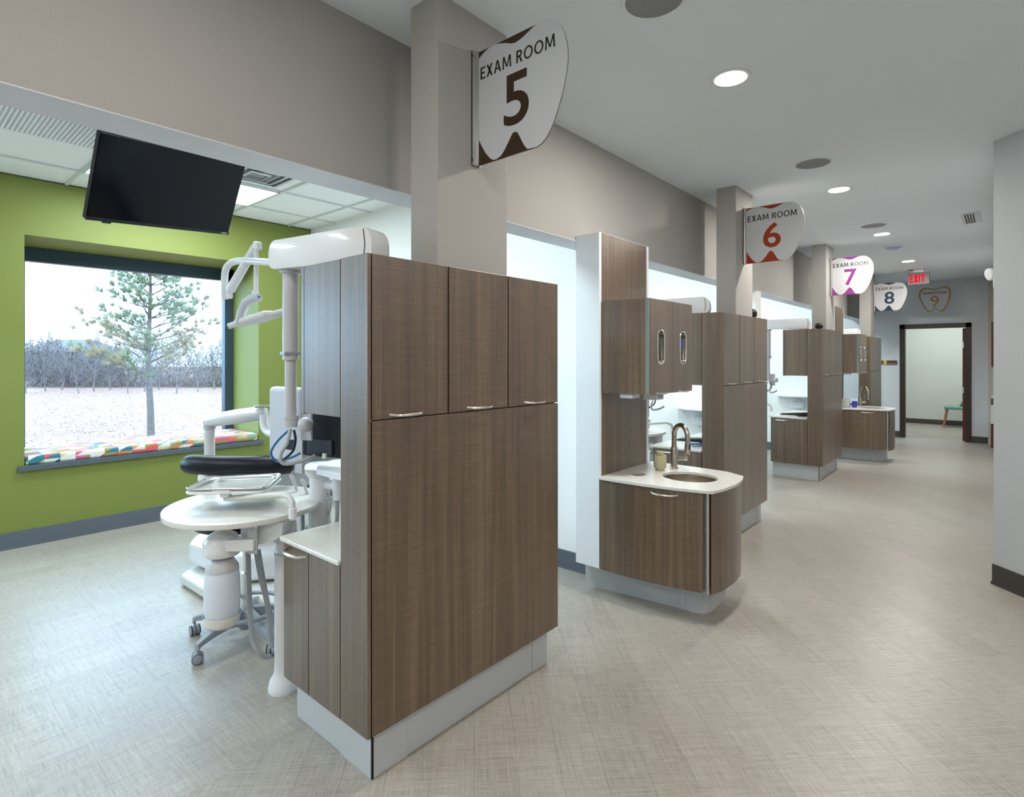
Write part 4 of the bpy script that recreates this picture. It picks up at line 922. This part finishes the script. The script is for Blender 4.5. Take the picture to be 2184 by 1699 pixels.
def keyboard(x, y, lab):
    u_ = Vector((.8,-.6,0))
    t = solo('keyboard', MB().slab([(-.19,0),(.19,0),(.19,.012),(-.19,.045)], [], lambda a, b_, q: Vector((x, y, ZK+.001+b_)) + Vector((.1,-.99,0)).normalized()*q + Vector((.99,.1,0))*a*-1, -.07, .07), blackp, lab, 'keyboard', (x, y, ZK), bevel=.002)
random.seed(11)
def cables(x, y, lab, mt):
    mb = MB(); pts = []
    for k in range(16):
        a = k*1.9; pts.append(Vector((x + .05*math.cos(a)*(1+.4*random.random()), y + .07*math.sin(a*1.13), ZK+.008+.018*random.random())))
    mb.tube(pts, .0032, 8, smooth=6); solo('cable_coil', mb, mt, lab, 'cable', (x, y, ZK), smooth=1)
keyboard(-2.10, 5.02, 'black keyboard wedge on the counter behind the first faucet')
cables(-1.98, 4.72, 'blue and dark cable coil beside the first black keyboard', bluew)
cables(-1.97, 4.89, 'black cable tangle lying beside the blue coil behind the first faucet', blackp)
keyboard(-2.09, 8.22, 'black keyboard wedge on the open counter of exam room 7')
cables(-1.95, 7.98, 'dark cable coil on the open counter of exam room 7', blackp)
dd = solo('speaker_pod', MB().ball(Vector((-1.79, 5.52, ZT+.048)), .042, .045, .048), blackp, 'small black rounded pod on the cabinet top behind the red sign column', 'speaker', (-1.79, 5.52, ZT), smooth=1)
solo('speaker_pod', MB().ball(Vector((-1.80, 8.12, ZT+.044)), .05, .05, .042), blackp, 'small black rounded pod left of the purple sign column', 'speaker', (-1.80, 8.12, ZT), smooth=1)
solo('flat_case', MB().box(-2.15, -1.92, 11.56, 11.86, ZT+.001, ZT+.045), blackp, 'flat black case on top of the farthest tall cabinet', 'case', (-2.03, 11.7, ZT), bevel=.006)

# green chair in the office beyond the doorway
GX, GY = -.72, 16.08
gc = thing('side_chair', 'mint green chair with wooden legs inside the office doorway', 'chair', (GX, GY, 0))
part('seat', MB().box(GX-.27, GX+.10, GY-.24, GY+.24, .415, .485), mint, gc, bevel=.022, bseg=3)
part('backrest', MB().obox((GX+.10, GY, .66), (.90,0,-.42), (0,1,0), (.42,0,.90), .025, .22, .24), M('darker_green_vinyl', (.06,.16,.06), .5), gc, bevel=.02, bseg=3)
for sx_, sy_ in ((-1,-1),(-1,1),(1,-1),(1,1)):
    part('leg', MB().tube([Vector((GX-.08+sx_*.15, GY+sy_*.19, .42)), Vector((GX-.08+sx_*.21, GY+sy_*.23, 0))], [.020,.012], 12), legw, gc, smooth=1)
# corridor wall past the angled corner, with its emergency lamp
struct('wall_corridor', MB().box(-.02, .12, 5.14, 12.55, 0, ZC), greyw)
em = thing('emergency_light', 'white round emergency lamp peeking past the right wall corner', 'emergency light', (-.02, 5.55, 2.14))
part('housing', MB().box(-.055, -.021, 5.46, 5.68, 2.08, 2.18), plastic, em, bevel=.01)
for q, (yy, zz) in enumerate(((5.50, 2.19), (5.64, 2.20))):
    part('lamp_head', MB().lathe([(0,-.02),(.028,-.018),(.042,.0),(.044,.014),(.040,.020),(0,.024)], (-.066, yy, zz-.01), 24, axis=(-.8,-.5,-.2)), plastic, em, smooth=1)
# storage wall in the alcove at the corridor end
ca = thing('alcove_cabinet', 'narrow slice of red-brown alcove cabinet at the corridor end', 'cabinet', (.3, 13.0, 0))
part('base', MB().box(-.155, .6, 12.80, 13.35, 0, .42), redwood, ca)
part('drawer_front', MB().box(-.155, .6, 12.78, 13.35, .42, .745), whitelam, ca)
part('worktop', MB().box(-.155, .6, 12.78, 13.35, .75, .86), wood, ca)
part('open_shelf', MB().box(-.15, .6, 12.82, 13.35, .865, .90), whitelam, ca)
part('appliance_niche', MB().box(-.14, .6, 12.84, 13.35, .90, 1.38), plasticg, ca)
part('upper_door', MB().box(-.150, .6, 12.80, 13.35, 1.41, 2.19), redwood, ca)

# ------------------------------------------------------------------ outdoors
GZ = -.35
dry = M('dry_grass_field', (.245,.135,.095), .95, noise=.15, nscale=3)
twig = M('grey_bark', (.15,.125,.12), .9); bark = M('pine_bark', (.12,.10,.09), .9, noise=.3, nscale=20)
needle = M('pine_needles', (.24,.28,.16), .8); needley = M('dry_needles', (.38,.31,.19), .8)
gm = MB(); random.seed(5)
gm.box(-140, WX-.1, -60, 120, GZ-.1, GZ); struct('ground', gm, dry)
gs = MB(); random.seed(9)
for k in range(6000):
    d_ = random.uniform(11.5, 36)**1; x_ = random.uniform(20, 545); p = at(x_, 800, d_); h_ = random.uniform(.012, .04)
    a = random.uniform(0, PI); dx_, dy_ = math.cos(a)*.014, math.sin(a)*.014; lx, ly = random.uniform(-.06,.06), random.uniform(-.06,.06)
    v = [gs.bm.verts.new(q) for q in ((p.x-dx_, p.y-dy_, GZ), (p.x+dx_, p.y+dy_, GZ), (p.x+lx, p.y+ly, GZ+h_))]; gs.bm.faces.new(v)
go = finish('field_grass', gs.bm, M('straw_blades', (.40,.225,.15), .9), Vector((0,0,0)), 0, 0); go['kind'] = 'stuff'; go['label'] = 'dry straw-coloured grass of the field outside the window'; go['category'] = 'grass'
def bare_tree(mb, base, h, r, rng, depth=0, dirv=None):
    dirv = dirv or Vector((rng.uniform(-.1,.1), rng.uniform(-.1,.1), 1)).normalized()
    n = 4; pts = [base]; dcur = dirv
    for i in range(n):
        dcur = (dcur + Vector((rng.uniform(-.18,.18), rng.uniform(-.18,.18), rng.uniform(-.02,.12)))).normalized(); pts.append(pts[-1] + dcur*h/n)
    mb.tube(pts, [r*(1-.17*i) for i in range(n+1)], 4, caps=False)
    if depth < 3:
        for i in range(1, n+1):
            for _ in range(2 if depth < 2 else 2):
                a = rng.uniform(0, 2*PI); el_ = rng.uniform(.25, 1.0)
                bare_tree(mb, pts[i], h*rng.uniform(.35,.55), max(r*.5, .006), rng, depth+1, Vector((math.cos(a)*el_, math.sin(a)*el_, rng.uniform(.5,1))).normalized())
rng = random.Random(21)
protos = []
for k in range(5):
    mb = MB(); bare_tree(mb, Vector((0,0,0)), 1.5 + .2*k, .04, rng)
    o = finish('bare_tree', mb.bm, twig, Vector((0,0,0)), 0, 0); protos.append(o)
posn = ['at the left edge of', 'second from the left in', 'left of the distant roof in', 'before the distant roof in', 'right of the distant roof in', 'between roof and pine in', 'just left of the pine trunk in', 'behind the pine trunk in', 'just right of the pine trunk in', 'right of the pine in', 'further right of the pine in', 'near the right frame in', 'at the right edge of', 'overlapping the right frame in']
for k in range(14):
    x_ = 55 + k*36 + rng.uniform(-8, 8); d_ = 30.5 + 1.8*(k % 3); p = at(x_, 800, d_)
    o = protos[k] if k < 5 else protos[k % 5].copy()
    if k >= 5: COL.objects.link(o)
    o.location = (p.x, p.y, GZ); sc2 = rng.uniform(.75, 1.05); o.scale = (sc2*1.2, sc2*1.2, sc2); o.rotation_euler.z = rng.uniform(0, 6)
    o['label'] = 'bare grey tree %s the window view' % posn[k]; o['category'] = 'tree'; o['group'] = 'bare trees beyond the field'
ug = MB()
for k in range(30000):
    x_ = rng.uniform(20, 545); d_ = rng.uniform(36.5, 42); p = at(x_, 800, d_); a = rng.uniform(0, 2*PI); t_ = rng.random()
    hmax = 3.1 + .5*math.sin(x_*.021+1.0) + .4*math.sin(x_*.07) + .3*math.sin(x_*.31)
    z_ = GZ + hmax*t_**1.35; l_ = rng.uniform(.25,.7); q = Vector((p.x, p.y, z_)); dv = Vector((math.cos(a)*.6, math.sin(a)*.6, rng.uniform(.2,1))).normalized(); w_ = Vector((math.sin(a), -math.cos(a), 0))*.016
    v = [ug.bm.verts.new(c) for c in (q-w_, q+w_, q+dv*l_)]; ug.bm.faces.new(v)
uo = finish('undergrowth', ug.bm, twig, Vector((0,0,0)), 0, 0); uo['kind'] = 'stuff'; uo['label'] = 'grey tangled undergrowth along the far edge of the field'; uo['category'] = 'undergrowth'
# distant house roof
hp = at(160, 760, 62); hu = R3
hs = thing('distant_house', 'grey hipped roof of a distant house above the undergrowth', 'house', (hp.x, hp.y, GZ))
part('walls', MB().obox(Vector((hp.x,hp.y,1.0)), hu, F3, (0,0,1), 3.4, 3, 1.35), M('house_wall', (.07,.07,.075), .9), hs)
rf = MB(); cz = 2.3; A = [Vector((hp.x,hp.y,cz)) + hu*a*3.9 + F3*b_*3.4 for a, b_ in ((-1,-1),(1,-1),(1,1),(-1,1))]; Bv = [Vector((hp.x,hp.y,cz+1.35)) + hu*a*1.9 for a in (-1,1)]
va = [rf.bm.verts.new(p) for p in A]; vb = [rf.bm.verts.new(p) for p in Bv]
for f in ((va[0],va[1],vb[1],vb[0]),(va[1],va[2],vb[1]),(va[2],va[3],vb[0],vb[1]),(va[3],va[0],vb[0]),(va[3],va[2],va[1],va[0])): rf.bm.faces.new(f)
part('roof', rf, M('house_roof', (.14,.13,.13), .9), hs)
# the pine in front of the window
pb = at(319, 800, 13.7); pb.z = GZ
pine = thing('pine_tree', 'young pine tree with sparse tufted branches in the middle of the window view', 'tree', (pb.x, pb.y, GZ))
tp = [Vector((pb.x + .03*math.sin(z*1.3), pb.y + .03*math.cos(z*1.7), GZ+z)) for z in (0,.6,1.3,2.0,2.8,3.6,4.4,5.2)]
trk = part('trunk', MB().tube(tp, [.085,.075,.065,.055,.043,.033,.022,.01], 10), bark, pine, smooth=1)
br, nd, ny = MB(), MB(), MB(); rp_ = random.Random(4)
def tuft(mb, c, d, n, L):
    for _ in range(n):
        a = Vector((rp_.gauss(0,1), rp_.gauss(0,1), rp_.gauss(0,1))).normalized(); v = (d*1.2 + a*.8).normalized(); s_ = v.cross(Vector((rp_.gauss(0,1), rp_.gauss(0,1), rp_.gauss(0,1)))).normalized()*.006
        l = L*rp_.uniform(.6,1.1); f = [mb.bm.verts.new(p) for p in (c-s_, c+s_, c+v*l)]; mb.bm.faces.new(f)
z = 1.25
while z < 5.0:
    for _ in range(5):
        a = rp_.uniform(0, 2*PI); ln = (1.75 if z < 2.6 else 1.25 if z < 3.6 else .8)*rp_.uniform(.55,1.05)
        if z < 1.5 and rp_.random() < .5: continue
        b0 = Vector((pb.x, pb.y, GZ+z)); dv = Vector((math.cos(a), math.sin(a), rp_.uniform(.15,.6))).normalized()
        pts = [b0 + dv*ln*t + Vector((0,0,.12*ln*t*t)) + Vector((rp_.uniform(-.03,.03), rp_.uniform(-.03,.03), 0)) for t in (0,.25,.5,.75,1)]
        br.tube(pts, [.018,.014,.010,.007,.004], 5, caps=False)
        tgt = nd if z > 2.4 or rp_.random() < .45 else ny
        for t in (1,2,3,4):
            for _s in range(3):
                q = pts[t] + Vector((rp_.uniform(-.16,.16), rp_.uniform(-.16,.16), rp_.uniform(-.05,.14)))
                if t > 1: tuft(tgt, q, ((q-pts[t-1]).normalized()+Vector((0,0,.5))).normalized(), 44, .26)
                br.tube([pts[t-1], q], .0035, 3, caps=False)
    z += .27
part('branches', br, bark, pine); part('needles', nd, needle, pine, label='green pine needles'); part('dry_needles', ny, needley, pine, label='pale yellowish needles')
